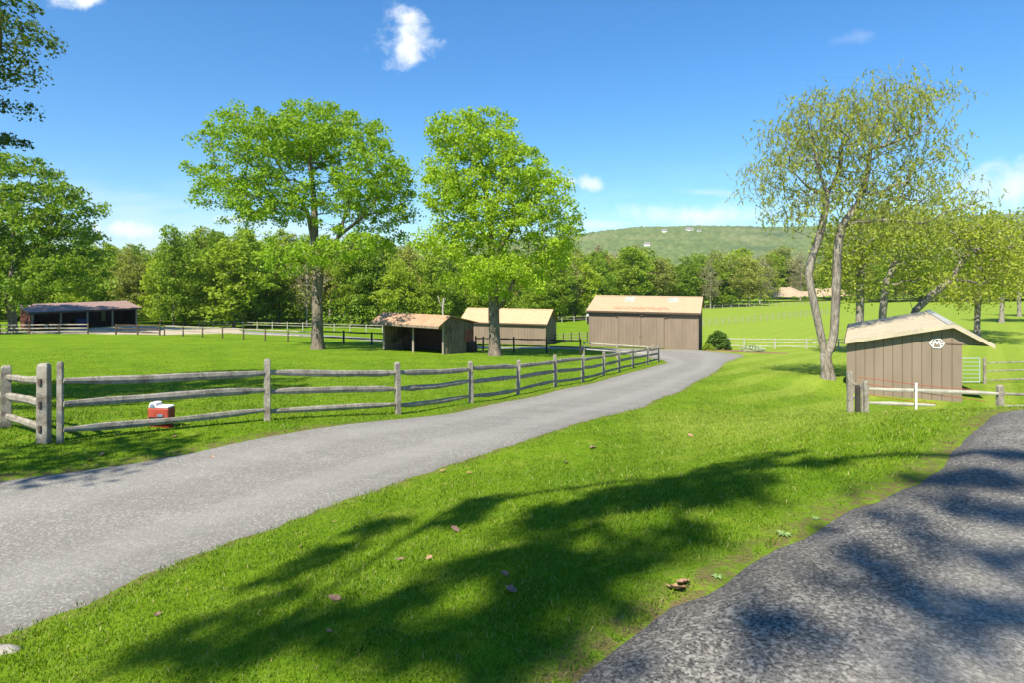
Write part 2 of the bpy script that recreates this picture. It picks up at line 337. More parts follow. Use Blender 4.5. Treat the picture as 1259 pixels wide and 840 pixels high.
def H(x, y):
    x = np.atleast_1d(np.asarray(x, float)); y = np.atleast_1d(np.asarray(y, float)); shp = x.shape
    xf = x.ravel(); yf = y.ravel(); out = np.empty_like(xf)
    for i in range(0, len(xf), 20000):
        a = xf[i:i+20000]; b = yf[i:i+20000]
        k = kern((a[:, None]-CP[None, :, 0])**2 + (b[:, None]-CP[None, :, 1])**2)
        out[i:i+20000] = k @ _W[:_n] + _W[_n] + _W[_n+1]*a + _W[_n+2]*b
    far = np.hypot(xf, yf); t = np.clip((far-330)/250, 0, 1); t = t*t*(3-2*t)
    out = out*(1-t) + (-14.0)*t
    return out.reshape(shp)
def h1(x, y): return float(H([x], [y])[0])

def catmull(P, n):
    P = np.array(P, float); P = np.vstack([2*P[0]-P[1], P, 2*P[-1]-P[-2]])
    seg = len(P)-3; out = []
    for t in np.linspace(0, seg-1e-9, n):
        i = int(t); f = t-i; p0, p1, p2, p3 = P[i:i+4]
        out.append(.5*((2*p1)+(-p0+p2)*f+(2*p0-5*p1+4*p2-p3)*f*f+(-p0+3*p1-3*p2+p3)*f**3))
    return np.array(out)
# main driveway: paired edges
DL = [(-24,-2),(-15,3.2),(-9.6,6.2),(-6.7,7.85),(-5.55,9.0),(-4.5,10.9),(-3.4,12.4),(-2.15,13.9),(-.9,16.6),(.45,19.8),(2.0,23.1),(3.55,26.5),(5.0,29.8),(6.4,33.0),(7.9,36.1),(9.4,39.2),(10.9,42.5),(10.9,46),(8.3,51),(5.0,56.0)]
DR = [(-19,-6.5),(-11,-2),(-5.6,1.2),(-3.9,3.5),(-3.1,5.64),(-2.4,7.0),(-1.4,8.6),(.15,11.05),(1.35,13.5),(2.6,15.8),(3.9,18.2),(5.3,21.3),(6.9,24.7),(8.4,27.9),(9.9,31),(11.6,34.5),(13.4,38.5),(15.6,43.5),(19.6,51.0),(17.9,55.9)]
# right-hand driveway: left edge and right edge
RL = [(-3.5,-4.5),(-1.2,.6),(.17,2.4),(.9,3.08),(1.6,3.6),(2.25,4.14),(2.87,4.55),(3.64,5.17),(4.7,6.2),(5.55,7.1),(6.25,7.75),(7.2,8.15),(9.5,8.6),(14,9.2),(22,9.5)]
RR = [(2.5,-6),(3.3,-2.5),(4,-1),(4.6,-.2),(5.1,.4),(5.6,1),(6.1,1.5),(6.6,2.0),(7.2,2.5),(7.9,3.0),(8.6,3.4),(9.6,3.8),(11.5,4.2),(15,4.6),(22,4.8)]
def edge_jit(E, n, amp, seed):
    C = catmull(E, n); s = np.r_[0, np.cumsum(np.hypot(*np.diff(C, axis=0).T))]
    return C, vnoise(s, s*0, 0.35, seed)*amp + vnoise(s, s*0, 1.7, seed+1)*amp*2
def road_mesh(name, EL, ER, n, m, mat, lift, amp=0.0):
    A, ja = edge_jit(EL, n, amp, 3); B, jb = edge_jit(ER, n, amp, 9)
    d = B-A; d /= np.hypot(*d.T)[:, None]
    A = A + d*ja[:, None]; B = B + d*jb[:, None]
    t = np.linspace(0, 1, m); G = A[:, None]*(1-t)[None, :, None] + B[:, None]*t[None, :, None]
    Z = H(G[..., 0], G[..., 1]) + lift
    Z[:, 0] -= lift+0.03; Z[:, -1] -= lift+0.03
    V_ = np.dstack([G, Z]).reshape(-1, 3)
    idx = np.arange(n*m).reshape(n, m)
    Fq = np.stack([idx[:-1, :-1], idx[:-1, 1:], idx[1:, 1:], idx[1:, :-1]], -1).reshape(-1, 4)
    me = fastmesh(name, V_, Fq, 4, mat, True); aa = me.attributes.new('across', 'FLOAT', 'POINT'); aa.data.foreach_set('value', np.tile(t, n).astype(np.float32))
    o = link(name, me); tag(o, kind='structure')
    return o, np.vstack([A, B[::-1]])
def asphalt(name, c1, c2, c3, s1, lo=0.28, hi=0.72):
    m, t, p, o = mat_new(name); v = posn(t)
    n = noise(t, v, s1, 3, 0.75); c = mixc(t, maprange(t, n, lo, hi), c1, c2)
    vo = t.nodes.new('ShaderNodeTexVoronoi'); vo.inputs['Scale'].default_value = s1*1.1; t.links.new(v, vo.inputs['Vector'])
    s = t.nodes.new('ShaderNodeSeparateXYZ'); t.links.new(vo.outputs['Color'], s.inputs[0])
    c = mixc(t, maprange(t, s.outputs[0], 0.68, 0.9, 0, 0.7), c, c3)
    mpx = t.nodes.new('ShaderNodeMapping'); mpx.inputs['Rotation'].default_value = (0, 0, R(-62)); mpx.inputs['Scale'].default_value = (0.35, 2.2, 1); t.links.new(v, mpx.inputs[0])
    b = noise(t, mpx.outputs[0], 0.55, 5, 0.65, 0.4); c = mixc(t, maprange(t, b, 0.38, 0.68, 0, 0.42), c, c1)
    sp = t.nodes.new('ShaderNodeTexVoronoi'); sp.inputs['Scale'].default_value = 9; t.links.new(v, sp.inputs['Vector'])
    c = mixc(t, maprange(t, sp.outputs['Distance'], 0.10, 0.05, 0, 0.5), c, (0.10, 0.08, 0.05))
    b2 = noise(t, v, 2.7, 4, 0.7); c = mixc(t, maprange(t, b2, 0.5, 0.75, 0, 0.3), c, c3)
    ac = t.nodes.new('ShaderNodeAttribute'); ac.attribute_name = 'across'
    ed = mathn(t, 'ABSOLUTE', mathn(t, 'SUBTRACT', ac.outputs['Fac'], 0.5)); wob = mathn(t, 'MULTIPLY', mathn(t, 'SUBTRACT', b2, 0.5), 0.10)
    edw = mathn(t, 'ADD', ed, wob); c = mixc(t, maprange(t, edw, 0.44, 0.50, 0, 0.38), c, (c1[0]*.75, c1[1]*.74, c1[2]*.7))
    trk = mathn(t, 'MULTIPLY', maprange(t, edw, 0.10, 0.20), maprange(t, edw, 0.38, 0.28)); c = mixc(t, mathn(t, 'MULTIPLY', trk, 0.22), c, c3)
    setc(t, p.inputs['Base Color'], c); p.inputs['Roughness'].default_value = 0.9; p.inputs['Specular IOR Level'].default_value = 0.25
    bump(t, p, n, 0.6, 0.015); return m
M['asph_l'] = asphalt('old_asphalt', (0.165, 0.153, 0.133), (0.255, 0.24, 0.208), (0.37, 0.35, 0.31), 46)
M['asph_r'] = asphalt('coarse_asphalt', (0.042, 0.040, 0.037), (0.20, 0.185, 0.16), (0.37, 0.345, 0.295), 60, 0.38, 0.60)
M['gravel'] = asphalt('gravel', (0.17, 0.165, 0.165), (0.24, 0.235, 0.225), (0.3, 0.29, 0.27), 8)
M['pad'] = asphalt('sandy_gravel', (0.36, 0.30, 0.20), (0.44, 0.37, 0.26), (0.5, 0.43, 0.31), 5)
road, poly1 = road_mesh('driveway', DL, DR, 900, 18, M['asph_l'], 0.02, 0.045)
drive, poly2 = road_mesh('side_driveway', RL, RR, 700, 20, M['asph_r'], 0.02, 0.05)
GLc = [(7.0,57.0),(2,59.0),(-2.4,60.5),(-9.7,65),(-20,72),(-31,77.5),(-39,82)]
def offs(P, wd):
    C = catmull(P, 40); d = np.gradient(C, axis=0); d /= np.hypot(*d.T)[:, None]; nrm = np.c_[-d[:, 1], d[:, 0]]
    return C + nrm*wd, C - nrm*wd
a_, b_ = offs(GLc, 2.1)
gr, poly3 = road_mesh('gravel_track', a_.tolist(), b_.tolist(), 120, 7, M['gravel'], 0.035, 0.3)
pl_a = [(-66,75),(-59,72.8),(-52,70.8),(-45,69.6),(-38.5,71),(-34,76)]; pl_b = [(-68,78),(-62.5,79),(-57,86),(-53,92),(-48,95),(-42,92)]
pd, poly4 = road_mesh('gravel_yard', pl_a, pl_b, 60, 14, M['pad'], 0.045, 0.5)
tk_a = [(40,40),(43,46),(48,54),(55,63),(64,75)]; tk_b = [(42.6,39),(45.6,45),(50.4,53),(57.4,62),(66.2,74)]
tk, poly5 = road_mesh('dirt_path', tk_a, tk_b, 60, 8, M['sand'], 0.035, 0.5)

def inside(poly, x, y):
    c = np.zeros(x.shape, bool); n = len(poly); px, py = poly[:, 0], poly[:, 1]
    x0, x1, y0, y1 = px.min(), px.max(), py.min(), py.max()
    sel = np.where((x > x0) & (x < x1) & (y > y0) & (y < y1)); xs, ys = x[sel], y[sel]; cc = np.zeros(xs.shape, bool)
    j = n-1
    for i in range(n):
        if (py[i] != py[j]):
            cnd = ((py[i] > ys) != (py[j] > ys)) & (xs < (px[j]-px[i])*(ys-py[i])/(py[j]-py[i])+px[i])
            cc ^= cnd
        j = i
    c[sel] = cc; return c
polys = [poly1, poly2, poly3, poly4, poly5]
small = [p[::3] for p in polys]
def axis(segs):
    out = []
    for a, b, s in segs: out += list(np.arange(a, b, s))
    return np.array(sorted(set(np.round(out, 4))))
xs = axis([(-3000,-400,200),(-400,-100,12),(-100,-30,1.5),(-30,-12,.5),(-12,16,.2),(16,40,.5),(40,120,1.5),(120,400,12),(400,3001,200)])
ys = axis([(-300,-30,20),(-30,-4,2),(-4,16,.2),(16,34,.35),(34,70,.7),(70,140,1.5),(140,300,5),(300,700,25),(700,3401,180)])
GX, GY = np.meshgrid(xs, ys); GZ = H(GX, GY)
GZ += np.where(GY < 40, vnoise(GX, GY, 2.3, 4)*0.05 + vnoise(GX, GY, .8, 5)*0.02, 0)
ins = np.zeros(GX.shape, bool)
for p in small: ins |= inside(p, GX, GY)
# erode so the lawn still laps the road edge
er = ins.copy(); er[1:-1, 1:-1] = ins[1:-1, 1:-1] & ins[:-2, 1:-1] & ins[2:, 1:-1] & ins[1:-1, :-2] & ins[1:-1, 2:]
GZ = np.where(er, H(GX, GY)-0.07, GZ)
ring = ins & ~er; GZ = np.where(ring, H(GX, GY)-0.03, GZ)

def grass_color(t, v):
    n = noise(t, v, 0.35, 4, 0.6); c = mixc(t, maprange(t, n, 0.3, 0.7), (0.112, 0.205, 0.008), (0.165, 0.265, 0.011))
    n2 = noise(t, v, 1.9, 4, 0.65, 0.3); c = mixc(t, maprange(t, n2, 0.5, 0.72, 0, 0.6), c, (0.27, 0.32, 0.035))
    n3 = noise(t, v, 5.5, 4, 0.7); c = mixc(t, maprange(t, n3, 0.46, 0.70, 0, 0.65), c, (0.075, 0.145, 0.008))
    s = t.nodes.new('ShaderNodeSeparateXYZ'); t.links.new(v, s.inputs[0]); X, Y = s.outputs[0], s.outputs[1]
    # mown stripes on the right of the drive
    rot = mathn(t, 'ADD', mathn(t, 'MULTIPLY', X, 0.78), mathn(t, 'MULTIPLY', Y, -0.62))
    wv = mathn(t, 'SINE', mathn(t, 'ADD', mathn(t, 'MULTIPLY', rot, 2.6), mathn(t, 'MULTIPLY', n, 1.4)))
    zone = mathn(t, 'MULTIPLY', maprange(t, Y, 11, 20), maprange(t, mathn(t, 'SUBTRACT', X, mathn(t, 'MULTIPLY', Y, 0.27)), 0.0, 4.0))
    c = mixc(t, mathn(t, 'MULTIPLY', maprange(t, wv, -0.3, 0.5), mathn(t, 'MULTIPLY', mathn(t, 'MULTIPLY', zone, maprange(t, Y, 110, 40, 0.25, 1.0)), 0.55)), c, (0.30, 0.36, 0.05))
    # paler, drier meadow on the right and far away; yellowish bank crest
    mead = mathn(t, 'MULTIPLY', maprange(t, Y, 14, 50, 0.15, 0.6), maprange(t, mathn(t, 'SUBTRACT', X, mathn(t, 'MULTIPLY', Y, 0.25)), 0, 8))
    c = mixc(t, mead, c, (0.27, 0.345, 0.05))
    crest = mathn(t, 'MULTIPLY', mathn(t, 'MULTIPLY', maprange(t, Y, 6.5, 10.0), maprange(t, Y, 20, 12.5)), mathn(t, 'MULTIPLY', maprange(t, mathn(t, 'SUBTRACT', X, mathn(t, 'MULTIPLY', Y, 0.15)), 0, 2), maprange(t, n2, 0.3, 0.6, 0.35, 0.7)))
    c = mixc(t, crest, c, (0.30, 0.36, 0.05))
    return c, n2, n3
def edge_band(t, v, Epts, width):
    # distance to a driveway edge is stored as a mesh attribute
    pass
def lawn_mat():
    m, t, p, o = mat_new('lawn'); v = posn(t)
    c, n2, n3 = grass_color(t, v)
    at_ = t.nodes.new('ShaderNodeAttribute'); at_.attribute_name = 'verge'
    ns = noise(t, v, 9, 4, 0.7)
    mk = mathn(t, 'MULTIPLY', at_.outputs['Fac'], maprange(t, ns, 0.38, 0.62, 0.1, 1.0), clamp=True)
    c = mixc(t, mk, c, (0.155, 0.105, 0.055))
    fine = noise(t, v, 38, 3, 0.7); c = mixc(t, maprange(t, fine, 0.4, 0.75, 0, 0.5), c, (0.07, 0.13, 0.008))
    setc(t, p.inputs['Base Color'], c); p.inputs['Roughness'].default_value = 0.95; p.inputs['Specular IOR Level'].default_value = 0.05
    bump(t, p, fine, 0.8, 0.03); return m
M['lawn'] = lawn_mat()
idx = np.arange(GX.size).reshape(GX.shape)
Fq = np.stack([idx[:-1, :-1], idx[:-1, 1:], idx[1:, 1:], idx[1:, :-1]], -1).reshape(-1, 4)
lawn_me = fastmesh('ground', np.stack([GX, GY, GZ], -1).reshape(-1, 3), Fq, 4, M['lawn'], True)
def dist_edges(x, y):
    d = np.full(x.shape, 99.0); s = np.where((np.abs(x) < 40) & (y < 60) & (y > -6))
    xx, yy = x[s], y[s]; dd = np.full(xx.shape, 99.0)
    for E, n in ((DL, 260), (DR, 260), (RL, 200)):
        C = catmull(E, n)
        for i in range(0, len(xx), 20000):
            q = np.sqrt(((xx[i:i+20000, None]-C[None, :, 0])**2 + (yy[i:i+20000, None]-C[None, :, 1])**2).min(1))
            dd[i:i+20000] = np.minimum(dd[i:i+20000], q)
    d[s] = dd; return d
vd = dist_edges(GX, GY); verge = np.clip(1-(vd-0.05)/0.24, 0, 1)
a = lawn_me.attributes.new('verge', 'FLOAT', 'POINT'); a.data.foreach_set('value', verge.ravel().astype(np.float32))
ground = link('ground', lawn_me); tag(ground, kind='structure')

# grass blades (stuff)
def blade_mat():
    m, t, p, out = mat_new('grass_blade'); v = posn(t)
    c, n2, n3 = grass_color(t, v)
    at_ = t.nodes.new('ShaderNodeAttribute'); at_.attribute_name = 'rnd'
    c = mixc(t, maprange(t, at_.outputs['Fac'], 0.0, 0.5, 0.55, 0, False), c, (0.07, 0.17, 0.006))
    c = mixc(t, maprange(t, at_.outputs['Fac'], 0.6, 1.0, 0, 0.65, False), c, (0.27, 0.38, 0.03))
    c = mixc(t, maprange(t, at_.outputs['Fac'], 0.955, 0.96, 0, 0.8, False), c, (0.42, 0.36, 0.16))
    setc(t, p.inputs['Base Color'], c); p.inputs['Roughness'].default_value = 0.5; p.inputs['Specular IOR Level'].default_value = 0.2
    tr = t.nodes.new('ShaderNodeBsdfTranslucent'); t.links.new(mixc(t, 1.0, c, (1, 1, 0.5), 'MULTIPLY'), tr.inputs[0])
    mx = t.nodes.new('ShaderNodeMixShader'); mx.inputs[0].default_value = 0.35
    t.links.new(p.outputs[0], mx.inputs[1]); t.links.new(tr.outputs[0], mx.inputs[2]); t.links.new(mx.outputs[0], out.inputs[0])
    return m
def make_grass():
    D0 = 3600.0; r0 = 3.6; rmax = 60
    u = rng.random(950000)
    # radial cdf: inner part r^2/2, outer r0^2 ln
    inner = (r0**2-1.5**2)/2; outer = r0**2*math.log(rmax/r0); tot = inner+outer
    s = u*tot; r = np.where(s < inner, np.sqrt(2*s+1.5**2), r0*np.exp((s-inner)/r0**2))
    th = rng.uniform(R(-62), R(62), len(r)); x = r*np.sin(th); y = r*np.cos(th)
    # clumping
    keep = (vnoise(x, y, .12*np.maximum(1, r/6), 11)+.5)*0.7+0.3 > rng.random(len(r))
    for pgn in small: keep &= ~inside(pgn, x, y)
    d = dist_edges(x, y); keep &= (d > 0.28) | (rng.random(len(r)) < 0.15+d*2.6+vnoise(x, y, .5, 61)*.8)
    x, y, r, d = x[keep], y[keep], r[keep], d[keep]
    # keep building footprints clear (grass would poke through floors)
    for (cx, cy, rad) in ((-8, 49.5, 3.5), (-2, 72, 6), (12, 61, 6), (19, 31, 3.5)):
        k = np.hypot(x-cx, y-cy) > rad; x, y, r, d = x[k], y[k], r[k], d[k]
    n = len(x); z = H(x, y) + np.where(y < 40, vnoise(x, y, 2.3, 4)*0.05 + vnoise(x, y, .8, 5)*0.02, 0) - 0.008
    sc_ = np.clip(r/r0, 1, 9)**0.72
    hgt = rng.uniform(.016, .042, n)*(0.8+0.2*np.minimum(sc_, 3.0))*(1+vnoise(x, y, 1.1, 21)*.5)
    hgt *= np.where(rng.random(n) < 0.012, 1.5, 1)
    wd = rng.uniform(.0018, .0036, n)*sc_
    a = rng.uniform(0, 2*np.pi, n); lean = rng.uniform(.1, 1.0, n)*hgt; la = rng.uniform(0, 2*np.pi, n)
    dx, dy = np.cos(a)*wd, np.sin(a)*wd; lx, ly = np.cos(la)*lean, np.sin(la)*lean
    V_ = np.empty((n, 5, 3)); 
    V_[:, 0] = np.c_[x-dx, y-dy, z]; V_[:, 1] = np.c_[x+dx, y+dy, z]
    V_[:, 2] = np.c_[x+dx*.8+lx*.35, y+dy*.8+ly*.35, z+hgt*.55]; V_[:, 4] = np.c_[x-dx*.8+lx*.35, y-dy*.8+ly*.35, z+hgt*.55]
    V_[:, 3] = np.c_[x+lx, y+ly, z+hgt*.95]
    b = np.arange(n)[:, None]*5
    F3 = np.concatenate([b+np.array([[0, 1, 2]]), b+np.array([[0, 2, 4]]), b+np.array([[4, 2, 3]])])
    me = fastmesh('grass', V_.reshape(-1, 3), F3, 3, blade_mat())
    at_ = me.attributes.new('rnd', 'FLOAT', 'POINT'); at_.data.foreach_set('value', np.repeat(rng.random(n), 5).astype(np.float32))
    o = link('grass', me); tag(o, 'short mown bright green grass covering the lawn', 'grass', kind='stuff')
make_grass()

# ------------------------------------------------------------------ hills
def hill_top(t):   # t = X/Y -> height ratio of the skyline
    px = CX + F*t
    y = np.interp(px, [-900, 0, 300, 505, 700, 740, 790, 850, 960, 1060, 1150, 1259, 1500, 2200], [312, 312, 310, 306, 293, 288, 283.5, 281, 282, 279, 272, 265, 262, 285])
    return (HY - y)/F
def worley(x, y, s, seed):
    x = x/s; y = y/s; ix = np.floor(x); iy = np.floor(y); best = np.full(x.shape, 9.0); val = np.zeros(x.shape)
    for dx in (-1, 0, 1):
        for dy in (-1, 0, 1):
            cx, cy = ix+dx, iy+dy; jx = cx+_h(cx, cy, seed); jy = cy+_h(cx, cy, seed+5)
            d = (x-jx)**2+(y-jy)**2; m_ = d < best; best = np.where(m_, d, best); val = np.where(m_, _h(cx, cy, seed+9), val)
    return np.sqrt(best), val
def make_hills():
    ts = np.linspace(-1.5, 1.5, 900); ys_ = np.concatenate([np.linspace(480, 1560, 260), np.linspace(1580, 2300, 30)])
    T, Yh = np.meshgrid(ts, ys_); X = T*Yh
    top = hill_top(T)*1500
    s = np.clip((Yh-520)/(1500-520), 0, 1); prof = s**1.25*(1-.12*np.sin(s*np.pi*2))
    back = np.clip((Yh-1500)/800, 0, 1)
    Z = -16 + (top+16)*prof*(1-.5*back) + vnoise(X, Yh, 260, 31)*26*np.sin(np.clip(s, 0, 1)*np.pi) + vnoise(X, Yh, 90, 33)*9*np.sin(s*np.pi)
    d, v = worley(X, Yh, 13.0, 41)
    Z += np.clip(1-d*1.15, 0, 1)*(5+5*v)*np.clip((Yh-480)/60, 0, 1)
    idx = np.arange(X.size).reshape(X.shape)
    Fq = np.stack([idx[:-1, :-1], idx[:-1, 1:], idx[1:, 1:], idx[1:, :-1]], -1).reshape(-1, 4)
    m, t, p, o = mat_new('far_forest'); vv = posn(t)
    a1 = t.nodes.new('ShaderNodeAttribute'); a1.attribute_name = 'tree'
    c = mixc(t, maprange(t, a1.outputs['Fac'], 0, 1, 0, 1, False), (0.085, 0.125, 0.045), (0.13, 0.165, 0.06))
    c = mixc(t, maprange(t, noise(t, vv, 0.006, 4, 0.6), 0.5, 0.68, 0, 0.7), c, (0.19, 0.195, 0.095))
    c = mixc(t, maprange(t, noise(t, vv, 0.004, 3, 0.6), 0.55, 0.7, 0, 0.6), c, (0.055, 0.09, 0.045))
    setc(t, p.inputs['Base Color'], c); p.inputs['Roughness'].default_value = 1; p.inputs['Specular IOR Level'].default_value = 0
    me = fastmesh('hills', np.stack([X, Yh, Z], -1).reshape(-1, 3), Fq, 4, m, False)
    at_ = me.attributes.new('tree', 'FLOAT', 'POINT'); at_.data.foreach_set('value', v.ravel().astype(np.float32))
    tag(link('hills', me), kind='structure')
make_hills()

# ------------------------------------------------------------------ trees
def grow(trunk, clumps, first, step=0.55, tip=0.018, power=0.42, base_r=None, jit=0.12, seed=0, limbs=10, trunks=None):
    """trunk: list of points. clumps: Nx3. returns nodes, parents, radii"""
    rg = np.random.default_rng(seed)
    nodes = []; par = []
    def addpath(pts, p0):
        last = p0
        for q in pts:
            nodes.append(np.array(q, float)); par.append(last); last = len(nodes)-1
        return last
    paths = [trunk] + (trunks or [])
    allowed = []
    for pi_, tp in enumerate(paths):
        tp = np.array(tp, float); L_ = np.r_[0, np.cumsum(np.linalg.norm(np.diff(tp, axis=0), axis=1))]
        n = max(3, int(L_[-1]/step)); s = np.linspace(0, L_[-1], n)
        pts = np.c_[[np.interp(s, L_, tp[:, k]) for k in range(3)]].T
        if pi_ == 0: addpath(pts, -1)
        else:
            A = np.array(nodes); j = int(np.argmin(((A-pts[0])**2).sum(1))); addpath(pts[1:], j)
    nt0 = len(nodes)
    zmin = first
    C = np.array(clumps); ctr = C.mean(0)
    dist = np.linalg.norm(C-ctr, axis=1); order = []
    # spread-out limb targets first
    cand = list(np.argsort(-dist)[:len(C)//2]); sel = []
    while cand and len(sel) < limbs:
        if not sel: sel.append(cand[0]); continue
        dd = np.min([np.linalg.norm(C[cand]-C[s_], axis=1) for s_ in sel], axis=0); sel.append(cand[int(np.argmax(dd))])
    rest = [i for i in np.argsort(dist) if i not in sel]
    base = np.array(trunk[0])
    NA = np.array(nodes)
    for i in sel + rest:
        c = C[i]; NA = np.array(nodes)
        dv = c - NA; d = np.linalg.norm(dv, axis=1)
        pen = d*(1 + 0.9*np.clip((NA[:, 2]-c[2])/(d+1e-3)+0.15, 0, 1.2))
        pen = np.where(NA[:, 2] < zmin, 1e6 + pen, pen)
        if i in sel: pen = np.where(np.arange(len(NA)) >= nt0, pen*1.3, pen)
        j = int(np.argmin(pen)); p0 = NA[j]; L_ = np.linalg.norm(c-p0); n = max(1, int(L_/step))
        # curve that leaves outward then turns up
        mid = (p0+c)/2 + np.array([0, 0, (0.10 if c[2] > p0[2] else 0.06)*L_]) + rg.normal(0, 0.07*L_, 3)
        pts = []
        for k in range(1, n+1):
            f = k/n; q = (1-f)**2*p0+2*f*(1-f)*mid+f*f*c
            if k < n: q = q + rg.normal(0, jit*step, 3)
            pts.append(q)
        addpath(pts, j)
    NA = np.array(nodes); n = len(NA); cnt = np.zeros(n); 
    haschild = np.zeros(n, bool)
    for i in range(n):
        if par[i] >= 0: haschild[par[i]] = True
    cnt[~haschild] = 1
    for i in range(n-1, -1, -1):
        if par[i] >= 0: cnt[par[i]] += cnt[i]
    rad = tip*cnt**power
    if base_r: 
        k = base_r/rad[0]; rad = np.where(cnt > 4, rad*(1+(k-1)*np.clip(np.log(cnt)/np.log(cnt[0]), 0, 1)), rad)
    return NA, par, rad
def branch_mesh(name, NA, par, rad, mat, flare=1.5, minr=0.0, nseg=7):
    n = len(NA); ch = [[] for _ in range(n)]
    for i in range(n):
        if par[i] >= 0: ch[par[i]].append(i)
    V_ = []; Fc = []
    stack = [(0, None)]
    z0 = NA[0][2]
    while stack:
        s, st = stack.pop(); chain = ([] if st is None else [st]) ; cur = s
        while True:
            chain.append(cur)
            if not ch[cur]: break
            k = max(ch[cur], key=lambda q: rad[q])
            for q in ch[cur]:
                if q != k: stack.append((q, cur))
            cur = k
        r = np.array([rad[c] for c in chain])
        if st is not None: r[0] = min(r[0], r[1]*1.15)
        if r.max() < minr or len(chain) < 2: continue
        m = nseg if r.max() > 0.10 else (5 if r.max() > 0.04 else 3)
        P = NA[chain]; b = len(V_)
        for i in range(len(P)):
            d = P[min(i+1, len(P)-1)]-P[max(i-1, 0)]; d = d/(np.linalg.norm(d)+1e-9)
            up = np.array([0, 0, 1.]) if abs(d[2]) < .9 else np.array([0, 1., 0])
            a = np.cross(d, up); a /= np.linalg.norm(a)+1e-9; c = np.cross(a, d)
            rr = r[i]
            if st is None: rr *= 1 + (flare-1)*math.exp(-max(0, P[i][2]-z0)/0.45)
            for k in range(m):
                t = 2*math.pi*k/m; q = 1.0 + (0.10*math.sin(3*t+P[i][2]*.7) if m > 5 else 0)
                V_.append(P[i]+(a*math.cos(t)+c*math.sin(t))*rr*q)
        for i in range(len(P)-1):
            for k in range(m): Fc.append((b+i*m+k, b+i*m+(k+1) % m, b+(i+1)*m+(k+1) % m, b+(i+1)*m+k))
    return fastmesh(name, np.array(V_), np.array(Fc), 4, mat, True)
twigs = []
def twig_mesh(name, base, ln, sw, r, mat):
    n = len(base); k = 5; f = np.linspace(-.25, 1, k)
    ctr = np.zeros((n, k, 3)); ctr[:, :, 0] = base[:, None, 0]+sw[:, None, 0]*f; ctr[:, :, 1] = base[:, None, 1]+sw[:, None, 1]*f; ctr[:, :, 2] = base[:, None, 2]-f*ln[:, None]
    # the top of every twig bends in towards the crown
    ctr[:, 0, :2] -= sw*1.5; ang = np.array([0, 2.1, 4.2]); off = np.stack([np.cos(ang), np.sin(ang), ang*0], -1)*r
    V_ = ctr[:, :, None, :]+off[None, None]*np.linspace(1.3, .5, k)[None, :, None, None]
    idx = np.arange(n*k*3).reshape(n, k, 3); F_ = np.stack([idx[:, :-1], np.roll(idx, -1, 2)[:, :-1], np.roll(idx, -1, 2)[:, 1:], idx[:, 1:]], -1).reshape(-1, 4)
    return fastmesh(name, V_.reshape(-1, 3), F_, 4, mat)
def leaf_mesh(name, C, rc, per, size, mat, seed=0, flat=0.7, droop=0.0, up=0.6, strand=False):
    rg = np.random.default_rng(seed); n = len(C)
    rcs = rc*rg.uniform(.6, 1.35, n)
    if strand:
        # hanging strings of small leaves
        ns = per//9; base = np.repeat(C, ns, 0) + rg.normal(0, 1, (n*ns, 3))*np.repeat(rcs, ns)[:, None]*np.array([1, 1, .6])
        ln = rg.uniform(.25, 1.0, len(base))*droop; k = 9
        f = np.tile(np.linspace(0, 1, k), len(base)); B = np.repeat(base, k, 0)
        sw0 = rg.normal(0, .18, (len(base), 2)); sw = np.repeat(sw0, k, 0); twigs.append((base, ln, sw0))
        P = B.copy(); P[:, 2] -= f*np.repeat(ln, k); P[:, :2] += sw*f[:, None]; P += rg.normal(0, .022, P.shape)
    else:
        P = np.repeat(C, per, 0); rr = np.repeat(rcs, per)
        g = rg.normal(0, 1, P.shape); g /= np.linalg.norm(g, axis=1)[:, None]; rad = rg.random(len(P))**.55
        P = P + g*(rad*rr)[:, None]*np.array([1, 1, flat])
        P[:, 2] -= droop*rad*rad*rr
    m = len(P)
    nrm = rg.normal(0, 1, (m, 3)); nrm[:, 2] = np.abs(nrm[:, 2])+up; nrm /= np.linalg.norm(nrm, axis=1)[:, None]
    t = np.cross(nrm, rg.normal(0, 1, (m, 3))); t /= np.linalg.norm(t, axis=1)[:, None]
    if strand: t[:, 2] -= 1.2; t /= np.linalg.norm(t, axis=1)[:, None]
    b = np.cross(nrm, t); s = size*rg.uniform(.6, 1.3, m)[:, None]
    V_ = np.empty((m, 4, 3)); V_[:, 0] = P - t*s*.5; V_[:, 1] = P + b*s*.32 + nrm*s*.08; V_[:, 2] = P + t*s*.5; V_[:, 3] = P - b*s*.32 + nrm*s*.08
    return fastmesh(name, V_.reshape(-1, 3), np.arange(m*4).reshape(-1, 4), 4, mat)
def sample_ell(ells, n, rg, mind=0.0, shell=0.45):
    """ells: list of (cx,cy,cz,rx,ry,rz,weight)"""
    W = np.array([e[3]*e[4]*e[5]*(e[6] if len(e) > 6 else 1) for e in ells]); W = W/W.sum(); out = []; tries = 0
    cand = []
    while len(out) < n and tries < n*40:
        tries += 1; e = ells[rg.choice(len(ells), p=W)]
        g = rg.normal(0, 1, 3); g /= np.linalg.norm(g); rr = rg.random()**shell
        p = np.array(e[:3])+g*rr*np.array(e[3:6])
        if mind and out:
            A = np.array(out)
            if ((A-p)**2).sum(1).min() < mind**2: continue
        out.append(p)
    return np.array(out)
